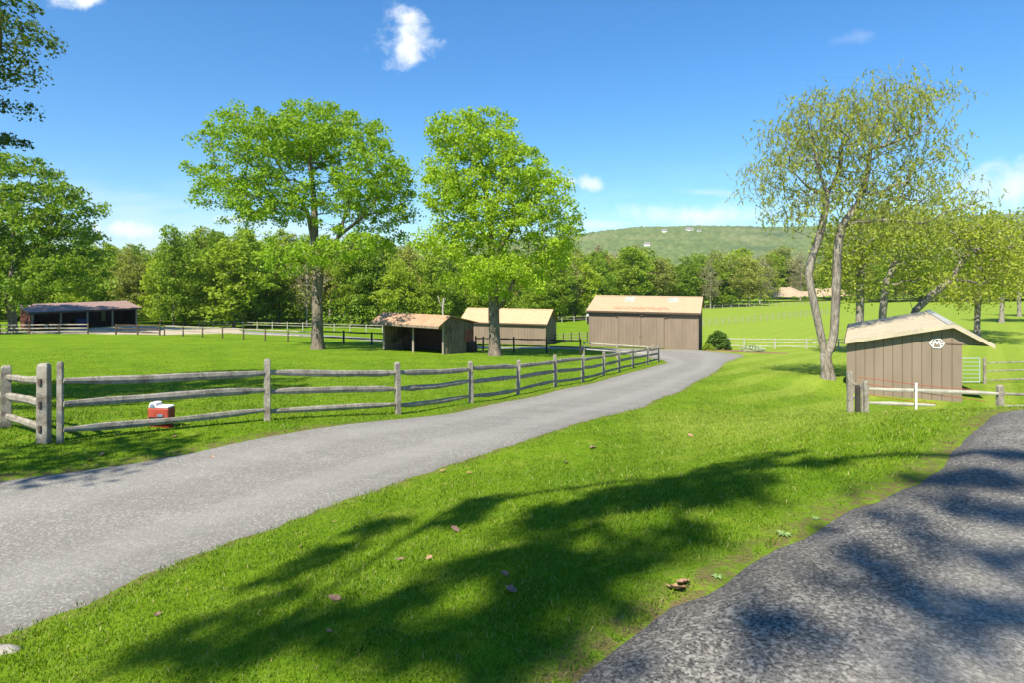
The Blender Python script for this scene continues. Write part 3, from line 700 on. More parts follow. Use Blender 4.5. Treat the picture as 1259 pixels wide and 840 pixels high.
def make_tree(kind, base, trunk, ells, nclump, rc, per, size, leaf, bark_, label, cat='tree', group=None, seed=1, first=3.0, base_r=.35,
              limbs=10, trunks=None, droop=0.2, strand=False, mind=.7, tip=.018, shell=.45, up=.12, power=.42, flat=.7, keep=1.0):
    """all coordinates local to the base"""
    rg = np.random.default_rng(seed)
    root = empty(kind, base); tag(root, label, cat, group)
    C = sample_ell(ells, nclump, rg, mind, shell)
    NA, par, rad = grow(trunk, C, first, seed=seed, base_r=base_r, limbs=limbs, trunks=trunks, tip=tip, power=power)
    link('trunk', branch_mesh('trunk', NA, par, rad, bark_), root)
    if per:
        CC = C[rg.random(len(C)) < keep]
        link('crown', leaf_mesh('crown', CC, rc, per, size, leaf, seed, droop=droop, strand=strand, up=up, flat=flat), root)
        if strand: link('twigs', twig_mesh('twigs', *twigs[-1], .006, M['twig']), root)
    return root
def pxe(base, Y, px, py, rx, ry, dY=0.0, rY=None, w=1.0):
    """ellipsoid seen at (px,py) with pixel radii, at depth Y+dY, local to base"""
    x, y, z = at(px, py, Y); k = Y/F
    return (x-base[0], dY, z-base[2], rx*k, (rY if rY else rx*k), ry*k, w)
def gp(X, Y, dz=0.0): return (X, Y, h1(X, Y)+dz)
def loc(px, py, base, Y, dY=0): 
    x, y, z = at(px, py, Y); return (x-base[0], dY, z-base[2])

# big oak on the paddock, left of centre
Y = 48; b1 = gp((391-CX)/F*Y, Y, -.05)
E = [pxe(b1, Y, *a) for a in [(330,175,80,42,0,5.5),(400,165,72,38,1,6),(465,215,42,42,-1,4.5),(270,225,46,28,0,4),(300,260,40,18,1,3.5,1),(350,245,60,32,-1,5,.7),
                           (430,245,55,40,0,5,.7),(490,250,24,40,0,3.5),(445,300,38,22,-2,3.5),(385,310,52,20,-3,3,1),(375,140,40,14,0,3),(480,290,18,28,1,3,.8),(352,320,24,16,0,2.5,.7)]]
T = [loc(391,432,b1,Y), loc(391,400,b1,Y), loc(390,360,b1,Y,.1), loc(392,335,b1,Y,.1)]
TT = [[loc(392,335,b1,Y), loc(384,300,b1,Y,.4), loc(376,262,b1,Y,.8), loc(352,225,b1,Y,1), loc(330,190,b1,Y,1.3)],
      [loc(392,337,b1,Y), loc(405,315,b1,Y,-.3), loc(420,290,b1,Y,-.6), loc(432,245,b1,Y,-.4), loc(430,190,b1,Y,0)],
      [loc(386,305,b1,Y,.4), loc(386,250,b1,Y,.2), loc(385,200,b1,Y,-.6), loc(388,155,b1,Y,-.8)],
      [loc(420,290,b1,Y,-.6), loc(450,268,b1,Y,-1), loc(475,235,b1,Y,-1)]]
make_tree('oak_tree', b1, T, E, 560, .80, 105, .225, L['oak'], M['bark'], 'large wide oak with a bright green crown, standing left of the open shed', 'tree', None, 3, 4.6, .42, 12, TT, mind=.78)
# second oak
Y = 44; b2 = gp((608-CX)/F*Y, Y, -.05)
E = [pxe(b2, Y, *a) for a in [(565,170,42,32,0,3.5),(600,165,34,28,0,3.5),(625,205,50,38,0,4),(560,230,44,42,0,4),(665,235,36,42,0,3.6),(620,265,58,40,-.5,4.5,.7),(690,280,24,30,0,3),
                           (560,290,36,28,0,3.5,.9),(670,310,38,26,0,3.5,.9),(610,330,44,26,-1.5,3.5,.9),(600,150,36,12,0,2.5),(545,180,22,18,0,2.2),(700,255,16,12,0,2),(605,352,24,12,-1,1.8),(532,300,22,22,0,2.4),(545,250,26,20,0,2.6),(575,340,34,14,0,2.4),(655,345,30,14,0,2.4),(530,215,14,12,0,1.6)]]
T = [loc(609,440,b2,Y), loc(609,415,b2,Y), loc(608,380,b2,Y), loc(606,330,b2,Y,.1), loc(604,280,b2,Y,.2), loc(596,225,b2,Y,.1), loc(590,175,b2,Y)]
TT = [[loc(609,385,b2,Y), loc(619,372,b2,Y,-.3), loc(630,350,b2,Y,-.8), loc(650,310,b2,Y,-1)], [loc(606,320,b2,Y), loc(630,280,b2,Y,.4), loc(655,230,b2,Y,.5)],
      [loc(605,300,b2,Y), loc(575,255,b2,Y,.6), loc(555,205,b2,Y,.5)]]
make_tree('oak_tree', b2, T, E, 500, .78, 108, .21, L['oak'], M['bark'], 'tall upright oak with a dense bright green crown, right of the open shed', 'tree', None, 5, 3.2, .40, 11, TT, mind=.72)
# willow-like tree, right
Y = 30; b3 = gp((1020-CX)/F*Y, Y, -.05)
E = [pxe(b3, Y, *a) for a in [(1035,165,60,44,0,3.4),(985,165,40,34,0,2.8),(1090,135,52,32,0,2.8),(1130,185,34,36,0,2.4,.6),(958,205,32,26,0,2.3),(1055,225,66,28,0,2.8,.6),(1150,118,32,20,0,1.8,.35),(1115,240,46,24,0,2.4,.6),(1015,128,36,20,0,2.3),(940,235,22,16,0,1.6,.5),(1165,215,24,22,0,1.6,.4),(1000,240,40,18,0,2.6,.5),(1085,103,30,12,0,1.6,.6),(975,262,34,18,0,1.8,.7),(1060,268,44,18,0,2.2,.7),(935,205,20,18,0,1.4,.5),(1175,245,26,18,0,1.6,.5),(1130,275,30,14,0,1.8,.6)]]
T = [loc(1019,467,b3,Y), loc(1016,440,b3,Y), loc(1006,395,b3,Y), loc(994,340,b3,Y), loc(1000,318,b3,Y,.2), loc(1011,290,b3,Y,.2), loc(1017,262,b3,Y,.2), loc(1019,240,b3,Y,.1), loc(1010,205,b3,Y,.3), loc(1002,165,b3,Y,.3)]
TT = [[loc(1020,440,b3,Y,.0), loc(1026,410,b3,Y,.0), loc(1027,350,b3,Y,-.1), loc(1029,300,b3,Y,-.1), loc(1034,275,b3,Y,-.2), loc(1052,250,b3,Y,-.3), loc(1063,215,b3,Y,-.3), loc(1068,170,b3,Y,-.3), loc(1090,130,b3,Y,-.2)],
      [loc(1020,238,b3,Y,.1), loc(1036,215,b3,Y,.4), loc(1045,180,b3,Y,.6), loc(1040,140,b3,Y,.6)],
      [loc(1019,240,b3,Y), loc(990,235,b3,Y,-.5), loc(965,210,b3,Y,-.7)], [loc(1034,275,b3,Y), loc(1090,270,b3,Y,-.3), loc(1130,275,b3,Y,-.3)]]
make_tree('willow_tree', b3, T, E, 760, .50, 45, .12, L['willow'], M['bark_pale'], 'tall airy willow with two trunks and sparse yellow-green leaves, left of the emblem shed', 'tree', None, 8, 6.5, .27, 10, TT, mind=.5, droop=.5, strand=True, tip=.012, power=.42)
# left big tree behind the far shed's fence
Y = 72; b4 = gp((16-CX)/F*Y, Y, -.05)
E = [pxe(b4, Y, *a) for a in [(98,258,28,12,0,4),(72,285,46,15,0,5),(88,318,42,13,0,5),(55,236,46,15,0,5),(28,208,34,13,0,4),(35,268,54,16,0,6),(60,346,60,14,-1,5),(15,310,60,16,0,6),(100,345,36,12,0,4),(5,365,46,14,-2,4),(-40,240,60,24,0,6),(-60,290,60,26,0,7),(-50,340,60,22,0,6),(-10,195,30,12,0,4)]]
T = [loc(17,412,b4,Y), loc(15,390,b4,Y), loc(12,365,b4,Y), loc(18,330,b4,Y), loc(16,290,b4,Y), loc(25,240,b4,Y)]
make_tree('maple_tree', b4, T, E, 760, 1.0, 62, .38, L['left'], M['bark'], 'big spreading maple with a thick trunk at the left end of the far shed', 'tree', None, 12, 5.0, .48, 12, mind=.8)
# near tree off to the left whose branch ends reach into the frame
b5 = gp(-19.5, 15.5, -.05)
def pl(px, py, Y, b): x, y, z = at(px, py, Y); return (x-b[0], Y-b[1], z-b[2])
E = [(*pl(8,30,17.2,b5), 1.3,1.6,.95,.7), (*pl(12,62,17.5,b5),1.25,1.4,.3,1.0), (*pl(-30,70,17,b5),1.6,2,1.4,.8), (*pl(10,168,18.5,b5),1.4,1.2,.2,1.5),(*pl(5,128,18.2,b5),1.0,1.2,.2,.6), (0,0,10.5,3.6,3.6,3.2,.8),(-3,1,8,3,3,2.4,.8),(1.2,-1,7,2.6,3,2,.5),(0,3,12.5,3,3,2,.8),(5.4,-1.5,10.5,2.4,1.5,1.0,2.2),(2.5,-2.5,10,2.6,1.6,1.0,1.8),(4.0,-5.5,9.5,2.2,1.5,1.1,1.6)]
make_tree('shade_tree', b5, [(0,0,0),(.1,.1,2),(.2,.1,4),(.1,.3,6.5),(0,.4,9),(0,.6,11.5)], E, 1050, .46, 88, .115, L['dark'], M['bark'],
          'dark leafy tree reaching in at the upper left corner of the photo', 'tree', None, 14, 3.4, .34, 10, [[(.1,.2,5), (1.0,.8,6.0), pl(-90,200,18,b5), pl(-30,182,18.4,b5), pl(15,172,18.6,b5)], [(.1,.4,7), pl(-90,110,17,b5), pl(-20,75,17.2,b5), pl(20,55,17.4,b5)], [(0,.4,8), pl(-60,40,17,b5), pl(0,25,17.2,b5)]], mind=.42, tip=.009)

b7 = gp(-15.0, .5, -.05)
make_tree('shade_tree', b7, [(0,0,0),(.1,.1,2),(.2,.1,4),(.3,.2,7)], [(.5,0,9,3,3,1.6,1),(4.2,.8,9.2,1.6,1.1,.7,3.0),(5.2,1.6,9.6,1.3,.7,.6,3.0),(2.6,-.5,9.4,2,2,1,1.2),(-1,1,10.5,2.6,2.6,1.6,.8),(1,-3,8.5,2,2,1.2,.8)], 330, .5, 52, .17, L['dark'], M['bark'],
          'tree just left of the viewer whose shade falls on the driveway verge', 'tree', None, 19, 3.6, .28, 9, mind=.5, tip=.011)
# tree behind the camera whose crown shades the foreground
def ground_hit(px, py):
    d = np.array([(px-CX)/F, 1, (HY-py)/F]); t = 1.5
    for _ in range(600):
        p = d*t
        if p[2] <= h1(p[0], p[1]): return p
        t += 0.04
    return p
shad = [] # blobs of shade on the ground as (px,py,size m)
for (px, py, s) in [(860,600,.85),(760,615,.8),(680,640,.7),(955,560,.35),(1010,570,.3),(900,575,.5),(600,620,.45),(560,640,.5),(640,690,.5),(560,700,.45),(700,720,.5),(760,690,.45),
                    (470,650,.4),(410,680,.35),(350,705,.35),(480,760,.5),(390,770,.45),(300,790,.4),(200,800,.35),(560,790,.45),(640,800,.4),(840,660,.4),(330,745,.28),(250,760,.25),
                    (1200,590,.45),(1130,590,.3),(1240,560,.3),(1250,640,.35),(1180,625,.3),(1230,600,.35),(1010,655,.16),(1040,680,.18),(1075,705,.2),(1030,725,.14),(1110,730,.18),(1150,745,.14),(1210,740,.2),(1250,760,.2),(1180,770,.14),(985,775,.17),(950,765,.15),(1020,800,.14),(930,800,.12),(905,770,.1),(1130,660,.16),(1160,690,.14),(1100,640,.18),(1215,690,.16),(1250,700,.2),(830,805,.12),(790,820,.12),(1090,790,.13),(1140,815,.14),(1200,815,.15)]:
    g = ground_hit(px, py); shad.append((g, s))
b6 = gp(-9.5, -15.0, -.05)
E6 = []; rg6 = np.random.default_rng(4)
for g, s in shad:
    hz = rg6.uniform(12.5, 16.5); p = g + np.array(sun_dir)/sun_dir.z*hz
    E6.append((p[0]-b6[0], p[1]-b6[1], p[2]-b6[2], s*rg6.uniform(.55, 1.0), s*rg6.uniform(.5, .95), s*.4, 1.0/(s**1.1)))
make_tree('shade_tree', b6, [(0,0,0),(.1,.1,3),(.2,.3,6),(.4,.5,9),(.6,.9,12),(.9,1.6,14.5)], E6, 620, .15, 17, .13, L['oak'], M['bark'],
          'tree behind the viewer whose crown shades the lawn and side driveway', 'tree', None, 21, 8.5, .13, 14, mind=.13, tip=.0045, shell=.5, power=.40)
# more crown above and behind (never seen, only deepens nothing)

# trees in the row behind the right-hand shed
row = [ # px, Y, trunk lean targets, crown ellipsoids
 (1059, 55, [(1059,445),(1059,395),(1060,345),(1064,318),(1058,300)], [(1050,295,40,34,0,4),(1075,285,36,30,0,4),(1030,325,30,26,0,3,.6),(1055,345,36,18,0,3,.35)], 'first tree of the row, straight grey trunk rising left of the emblem shed roof', 240),
 (1089, 60, [(1085,440),(1087,385),(1092,350),(1100,325),(1104,308),(1100,290)], [(1110,285,42,34,0,4),(1085,265,34,24,0,4),(1130,325,34,30,0,3,.6)], 'crooked tree rising behind the shed roof with a limb bending right', 260),
 (1128, 62, [(1124,430),(1125,385),(1145,365),(1168,345),(1182,320),(1192,308)], [(1180,280,50,34,0,5),(1215,305,48,36,0,5),(1150,265,44,24,0,4),(1245,285,50,30,0,5),(1165,335,34,26,0,3,.5),(1230,345,40,20,0,4,.5)], 'tree with one long pale limb leaning right above the shed roof', 420),
 (1203, 74, [(1202,408),(1204,380),(1206,350),(1210,320)], [(1205,350,38,24,0,5),(1180,355,36,24,0,4),(1225,330,40,24,0,5),(1210,290,40,24,0,5)], 'short dark-trunked tree with a dense crown at the right end of the shed', 320),
 (1236, 98, [(1232,390),(1234,365),(1240,350),(1246,335)], [(1240,330,36,30,0,5),(1270,320,40,30,0,5)], 'slanting pale-trunked tree of the row near the right edge of the photo', 240),
 (1256, 118, [(1254,385),(1254,360),(1256,335)], [(1265,330,34,34,0,6),(1300,330,40,34,0,6)], 'farthest pale-trunked tree of the row at the right edge of the photo', 220)]
for i, (px, Y, tp, el, lab, nc) in enumerate(row):
    b = gp((px-CX)/F*Y, Y, -.05); base = b
    T = [loc(x, y, b, Y, .3*math.sin(k)) for k, (x, y) in enumerate(tp)]; T[0] = (T[0][0], 0, 0)
    E = [pxe(b, Y, *a) for a in el]
    TT = None
    if i == 2: TT = [[loc(1192,308,b,Y,.1), loc(1215,304,b,Y,-.6), loc(1250,303,b,Y,-1)], [loc(1124,385,b,Y), loc(1118,350,b,Y,.6), loc(1122,310,b,Y,1)]]
    if i == 1: TT = [[loc(1070,352,b,Y,-.4), loc(1090,338,b,Y,-.7), loc(1101,318,b,Y,-.8)]]
    make_tree('spring_tree', b, T, E, int(nc*1.15), 1.0, 21, .30 if Y < 80 else .42, L['row'], M['bark_pale'], lab, 'tree', 'yellow-green trees in a row behind the right-hand shed', 40+i, 3.5, .34, 8, TT, mind=.75, droop=.8)

# ---- the woods: prototypes copied
protos = []
def wood_proto(seed, hgt, wid, nclump, rc, per, size, leaf, bark_, low=.25, tip=.03, r0=.22):
    rg = np.random.default_rng(seed)
    ells = []
    for k in range(6):
        zf = low + (1-low)*(k+.35)/6; q_ = k/5; wr = wid*(1.0, 1.12, 1.15, 1.05, .9, .62)[k]
        ells.append((rg.uniform(-.28, .28)*wid, rg.uniform(-.25, .25)*wid, hgt*zf, wr*rg.uniform(.75, 1), wr*.9, hgt*.14))
    C = sample_ell(ells, nclump, rg, .8)
    T = [(0, 0, 0), (rg.uniform(-.2, .2), 0, hgt*.3), (rg.uniform(-.5, .5), .2, hgt*.6), (rg.uniform(-.6, .6), 0, hgt*.9)]
    NA, par, rad = grow(T, C, hgt*low*.8, step=.9, seed=seed, base_r=r0, limbs=8, tip=tip)
    tm = branch_mesh('trunk', NA, par, rad, bark_, 1.3, nseg=6)
    lm = leaf_mesh('crown', C, rc, per, size, leaf, seed, droop=.2, up=.1) if per else None
    return (tm, lm, hgt)
P_ = {
 'bright': [wood_proto(101, 19, 4.6, 190, 1.25, 46, .52, L['w1'], M['bark_dark']), wood_proto(102, 16, 4.2, 160, 1.2, 46, .5, L['w1'], M['bark_dark'], .2)],
 'mid': [wood_proto(103, 20, 4.8, 200, 1.2, 44, .52, L['w2'], M['bark_dark']), wood_proto(104, 15, 4.0, 150, 1.2, 44, .5, L['w2'], M['bark_dark'], .15)],
 'olive': [wood_proto(105, 20, 4.6, 230, 1.1, 40, .44, L['w3'], M['bark_grey'], .28), wood_proto(106, 17, 4.4, 200, 1.1, 40, .44, L['w3'], M['bark_grey'], .22)],
 'bare': [wood_proto(107, 18, 3.6, 260, .8, 12, .36, L['buff'], M['bark_grey'], .3, .028, .2)],
 'red': [wood_proto(108, 18, 3.4, 240, .9, 20, .36, L['red'], M['bark_dark'], .3, .028)],
}
wl = {'bright': ('bright green broadleaf tree', 'leafy'), 'mid': ('deeper green broadleaf tree', 'leafy'), 'olive': ('thin olive-yellow tree', ''), 'bare': ('nearly bare buff tree', ''), 'red': ('tree flushed reddish brown', '')}
def plant(kind, x, y, scale, side, label=None, name='woodland_tree', vi=None):
    tm, lm, hg = P_[kind][random.randrange(len(P_[kind])) if vi is None else vi]
    r = empty(name, gp(x, y, -.1), random.uniform(0, 6.28)); r.scale = (scale*random.uniform(.9, 1.12), scale*random.uniform(.9, 1.12), scale)
    px = CX+F*x/y
    if side == 'l':
        pls = ((0, 'left of the photo edge'), (60, 'behind the big maple'), (175, 'behind the far long shed'), (250, 'behind the lone slender tree'), (340, 'left of the wide oak'), (450, 'behind the wide oak'), (520, 'between the two oaks'), (640, 'behind the upright oak'), (9999, 'right of the upright oak'))
        row_ = 'at the wood edge, ' if y < 117+max(0, (px-480)*.09) else ('second rank of the wood, ' if y < 129+max(0, (px-480)*.09) else 'deep in the wood, ')
    else:
        pls = ((790, 'above the big barn roof'), (868, 'above the right barn gable'), (945, 'left of the bare bank'), (1042, 'behind the willow'), (1150, 'behind the emblem shed'), (1259, 'behind the tree row'), (9999, 'beyond the right edge'))
        row_ = 'at the wood edge, ' if y < 195+max(0, min(40, (px-870)*.3)) else 'deep in the wood, '
    tag(r, label or wl[kind][0] + ' ' + row_ + next(q[1] for q in pls if px <= q[0]), 'tree',
        kind + (' trees of the wood beyond the left paddock' if side == 'l' else ' trees of the wood across the right meadow'))
    link('trunk', tm, r)
    if lm: link('crown', lm, r)
    return r
def top_scale(px, Y, topy, h):   # scale that makes the crown reach a given height
    x = (px-CX)/F*Y; z0 = h1(x, Y); zt = (HY-topy)/F*Y
    return max(.35, (zt-z0)/h)
topL = ([-400, 0, 130, 165, 200, 240, 262, 300, 330, 400, 450, 500, 560, 640, 700, 720], [262, 276, 290, 290, 292, 278, 272, 274, 280, 284, 286, 296, 298, 302, 300, 302])
topR = ([680, 720, 745, 800, 815, 850, 900, 950, 1000, 1100, 1259, 1700], [304, 306, 304, 304, 318, 312, 308, 306, 312, 310, 305, 300])
rr = random.Random(11)
for rowi, (Y0, n) in enumerate(((112, 26), (122, 28), (134, 30), (150, 24))):
    for k in range(n):
        px = -260 + (1010*(k+rr.uniform(.15, .85))/n); 
        Y = Y0 + rr.uniform(-4, 4) + max(0, (px-480)*.09)
        if px < 240: Y -= 4
        kind = rr.choices(['bright', 'mid', 'olive', 'bare'], [.46, .34, .16, .04])[0]
        vi = rr.randrange(len(P_[kind])); h = P_[kind][vi][2]*1.08
        ty = np.interp(px, *topL) + rr.uniform(-8, 14) + (10 if rowi == 0 else 0)
        plant(kind, (px-CX)/F*Y, Y, top_scale(px, Y, ty, h), 'l', vi=vi)
for rowi, (Y0, n) in enumerate(((188, 38), (200, 38), (216, 30))):
    for k in range(n):
        px = 690 + (860*(k+rr.uniform(.15, .85))/n); Y = Y0 + rr.uniform(-5, 5) + max(0, min(40, (px-870)*.30)) - (30 if px < 730 else 0)
        if 945 < px < 1048 and Y < 250: Y = 262 + rr.uniform(0, 15)
        kind = rr.choices(['bright', 'mid', 'olive', 'bare'], [.34, .18, .40, .08])[0]
        vi = rr.randrange(len(P_[kind])); h = P_[kind][vi][2]*1.08
        ty = np.interp(px, *topR) + rr.uniform(-10, 9) + (6 if rowi == 0 else 0)
        r_ = plant(kind, (px-CX)/F*Y, Y, top_scale(px, Y, ty, h), 'r', vi=vi); r_.scale = (r_.scale[0]*1.28, r_.scale[1]*1.28, r_.scale[2])
# single trees that stand out in front of the woods
def lone(kind, px, Y, topy, lab, vi=0, widen=1.0, side='l'):
    h = P_[kind][vi][2]*1.05; s = top_scale(px, Y, topy, h)
    r = plant(kind, (px-CX)/F*Y, Y, s, side, lab, 'broadleaf_tree', vi); del r['group']; r.scale = (s*widen, s*widen, s)
lone('mid', 214, 95, 272, 'slender tree with a bare straight trunk standing alone near the gravel yard', 0, .85)
lone('bright', 288, 100, 276, 'rounded light green tree with pale thin trunks, left of the large wide oak', 1, 1.3)
lone('olive', 168, 106, 318, 'buff yellowish tree above the right end of the far long shed', 1, 1.2)
lone('red', 736, 182, 302, 'reddish brown budding tree left above the big barn roof', 0, 1.0, 'r')
lone('bright', 778, 176, 300, 'bright green tree rising above the big barn roof', 0, 1.35, 'r')
lone('bare', 874, 182, 318, 'bare grey tree with a straight pale trunk right of the big barn', 0, 1.0, 'r')
lone('bare', 706, 136, 322, 'bare multi-stemmed tree between the two closed barns', 0, 1.0, 'l')
# snag
mb = MB(); Y = 84; b = gp((545-CX)/F*Y, Y)
mb.tube([(0,0,0),(.05,0,2.2),(0,0,4),(.1,0,5.5)], [.2,.17,.13,.06], 7); mb.tube([(0,0,3.9),(-.5,.1,5.0),(-.7,.1,5.8)], [.09,.06,.03], 5); mb.tube([(0,0,4.4),(.3,0,5.2),(.35,0,5.6)], [.06,.04,.02], 5)
# undergrowth
def undergrowth():
    rg = np.random.default_rng(77); C = []
    for _ in range(1500):
        if rg.random() < .55:
            px = rg.uniform(-260, 720); Y = rg.uniform(106, 145) + max(0, (px-480)*.09)
        else:
            px = rg.uniform(695, 1500); Y = rg.uniform(183, 222) + max(0, min(40, (px-870)*.30)) - (30 if px < 730 else 0)
            if 945 < px < 1048: Y = rg.uniform(255, 275)
        C.append(((px-CX)/F*Y, Y, 0))
    C = np.array(C); C[:, 2] = H(C[:, 0], C[:, 1]) + rg.uniform(.3, 1, len(C))**1.5*5.5
    o = link('undergrowth', leaf_mesh('undergrowth', C, 2.2, 40, .55, L['w2'], 5, flat=.8)); tag(o, 'leafy undergrowth filling the foot of the woods', 'undergrowth', kind='stuff')
undergrowth()
sn = empty('dead_tree', b); tag(sn, 'bare pale dead trunk sticking up behind the open shed roof', 'dead tree'); mb.build('trunk', M['bark_grey'], sn, True)

# ------------------------------------------------------------------ buildings
def ribs_x(mb, x0, x1, step, fy, zlo, zhi, wdt=.075, dep=.035):
    """vertical ribs along a wall in the xz plane at y=fy (front); zhi may be a function of x"""
    n = int(round((x1-x0)/step))
    for i in range(n+1):
        x = x0+(x1-x0)*i/n; zt = zhi(x) if callable(zhi) else zhi
        mb.box(x-wdt/2, x+wdt/2, fy-dep, fy+.002, zlo, zt)
def gable_barn(name, label, cat, corner, th, Lx, D, eave, ridge, rp=.5, over=.25, overf=.35, roofm='roof_tan', rib=.33, wallm='siding', drop=1.2):
    """corner: front RIGHT bottom corner in the world. local x right along the front, y back; root at the front-left corner"""
    u = Vector((math.cos(th), -math.sin(th), 0))
    fl = Vector(corner) - u*Lx
    root = empty(name, fl, -th); tag(root, label, cat)
    yr = D*rp
    def wallpart(nm, pts, nvec=None): pass
    t_ = .06
    w_ = MB(); w_.box(0, Lx, 0, t_, -drop, eave-.02); ribs_x(w_, .12, Lx-.12, rib, 0, -drop, eave-.02); w_.build('front_wall', M[wallm], root)
    w_ = MB(); w_.box(0, Lx, D-t_, D, -drop, eave-.02); w_.build('back_wall', M[wallm], root)
    eb = eave
    for nm, xa, sgn in (('side_wall', 0, -1), ('side_wall', Lx-t_, 1)):
        w_ = MB(); w_.prism([(t_+.003, -drop), (D-t_-.003, -drop), (D-t_-.003, eave-.06), (yr, ridge-.08), (t_+.003, eave-.06)], 'x', xa+.002, xa+t_-.002)
        n = int(D/rib)
        for i in range(1, n):
            y = D*i/n; zt = eave+(ridge-eave)*(1-abs(y-yr)/(yr if y < yr else D-yr))-.1
            xx = xa if sgn < 0 else xa+t_
            w_.box(min(xx, xx+sgn*.02), max(xx, xx+sgn*.02), y-.015, y+.015, -drop, zt)
        w_.build(nm, M[wallm], root)
    # corner trim
    for xa in (-.03, Lx-.07):
        c_ = MB(); c_.box(xa, xa+.10, -.035, .07, -drop, eave-.03); c_.build('corner_trim', M[wallm], root)
    # roof: two slabs
    sl = (ridge-eave)/yr; sb = (ridge-eave)/(D-yr)
    tk = .07
    r_ = MB()
    r_.prism([(-overf, eave-sl*overf), (yr, ridge), (yr, ridge+tk), (-overf, eave-sl*overf+tk)], 'x', -over, Lx+over)
    r_.prism([(yr+.002, ridge), (D+overf, eave-sb*overf), (D+overf, eave-sb*overf+tk), (yr+.002, ridge+tk)], 'x', -over, Lx+over)
    n = int((Lx+2*over)/.3)
    for i in range(n+1):
        x = -over+(Lx+2*over-.03)*i/n
        r_.prism([(-overf, eave-sl*overf+tk-.002), (yr, ridge+tk-.002), (yr, ridge+tk+.02), (-overf, eave-sl*overf+tk+.02)], 'x', x, x+.03)
    ro = r_.build('roof', M[roofm], root)
    c_ = MB(); c_.prism([(yr-.16, ridge+tk-.16*sl+.024), (yr, ridge+tk+.03), (yr+.16, ridge+tk-.16*sb+.024), (yr+.16, ridge+tk-.16*sb+.04), (yr, ridge+tk+.05), (yr-.16, ridge+tk-.16*sl+.04)], 'x', -over-.01, Lx+over+.01)
    c_.build('ridge_cap', M[roofm], ro)
    # fascia front
    f_ = MB(); f_.box(-over, Lx+over, -overf-.03, -overf-.002, eave-sl*overf-.09, eave-sl*overf+tk-.004); f_.build('fascia', M['siding_dark'], ro)
    for xa in (-over-.025, Lx+over+.003):
        f_ = MB(); f_.prism([(-overf, eave-sl*overf-.10), (yr, ridge-.10), (D+overf, eave-sb*overf-.10), (D+overf, eave-sb*overf+tk-.01), (yr, ridge+tk-.01), (-overf, eave-sl*overf+tk-.01)], 'x', xa, xa+.022)
        f_.build('barge_board', M['siding_dark'], ro)
    return root, ro, sl
# big barn with sliding doors
barn, broof, sl = gable_barn('brown_barn', 'biggest brown metal barn with two sliding doors, at the end of the driveway', 'barn',
                         (17.33, 56, -7.53), R(20), 10.3, 8.0, 3.62, 4.80)
h_ = MB(); h_.box(2.6, 7.6, -.10, -.03, 3.02, 3.16); h_.build('door_track', M['siding_dark'], barn)
for (xa, xb) in ((2.9, 5.03), (5.07, 7.2)):
    d_ = MB(); d_.box(xa, xb, -.085, -.03, .05, 3.02); ribs_x(d_, xa+.06, xb-.06, .33, -.085, .05, 3.02, .075, .035)
    dd = d_.build('sliding_door', M['siding'], barn)
    k = MB(); xh = 4.93 if xa < 4 else 5.12; k.box(xh-.02, xh+.02, -.14, -.086, 1.05, 1.3); k.build('handle', M['siding_dark'], dd)
    g = MB(); g.box(xa-.022 if xa < 4 else xb, xa if xa < 4 else xb+.022, -.07, -.03, .05, 3.02); g.build('edge_trim', M['gap'], dd)
for xa in (3.05, 7.3):
    s_ = MB(); ya, yb = 2.35, 3.75
    z = lambda y: 3.62+sl*y+.07
    s_.poly([(xa,ya,z(ya)+.026),(xa+.95,ya,z(ya)+.026),(xa+.95,yb,z(yb)+.026),(xa,yb,z(yb)+.026),(xa,ya,z(ya)-.01),(xa+.95,ya,z(ya)-.01),(xa+.95,yb,z(yb)-.01),(xa,yb,z(yb)-.01)],
            [(0,1,2,3),(4,7,6,5),(0,4,5,1),(1,5,6,2),(2,6,7,3),(3,7,4,0)]); s_.build('skylight', M['skylight'], broof)
l_ = MB(); l_.box(-.24,-.04,-.18,.02,3.05,3.3); l_.tube([(-.14,-.08,3.05),(-.14,-.1,2.95)], .05, 8); lo = l_.build('wall_lamp', M['white_paint'], barn)
l_ = MB(); l_.box(-.22,-.05,-.12,0,2.2,2.75); l_.build('fuse_box', M['black'], barn)
l_ = MB(); l_.box(5.0,5.3,-.25,-.10,3.2,3.34); l_.build('flood_light', M['siding_dark'], barn)
# middle barn
mb2, _, _ = gable_barn('brown_barn', 'smaller plain brown barn with a tan roof, partly behind the upright oak', 'barn', (3.91, 70, -8.83), R(18), 10.6, 5.2, 2.68, 4.02, overf=.3, roofm='roof_tan2', rib=.36)

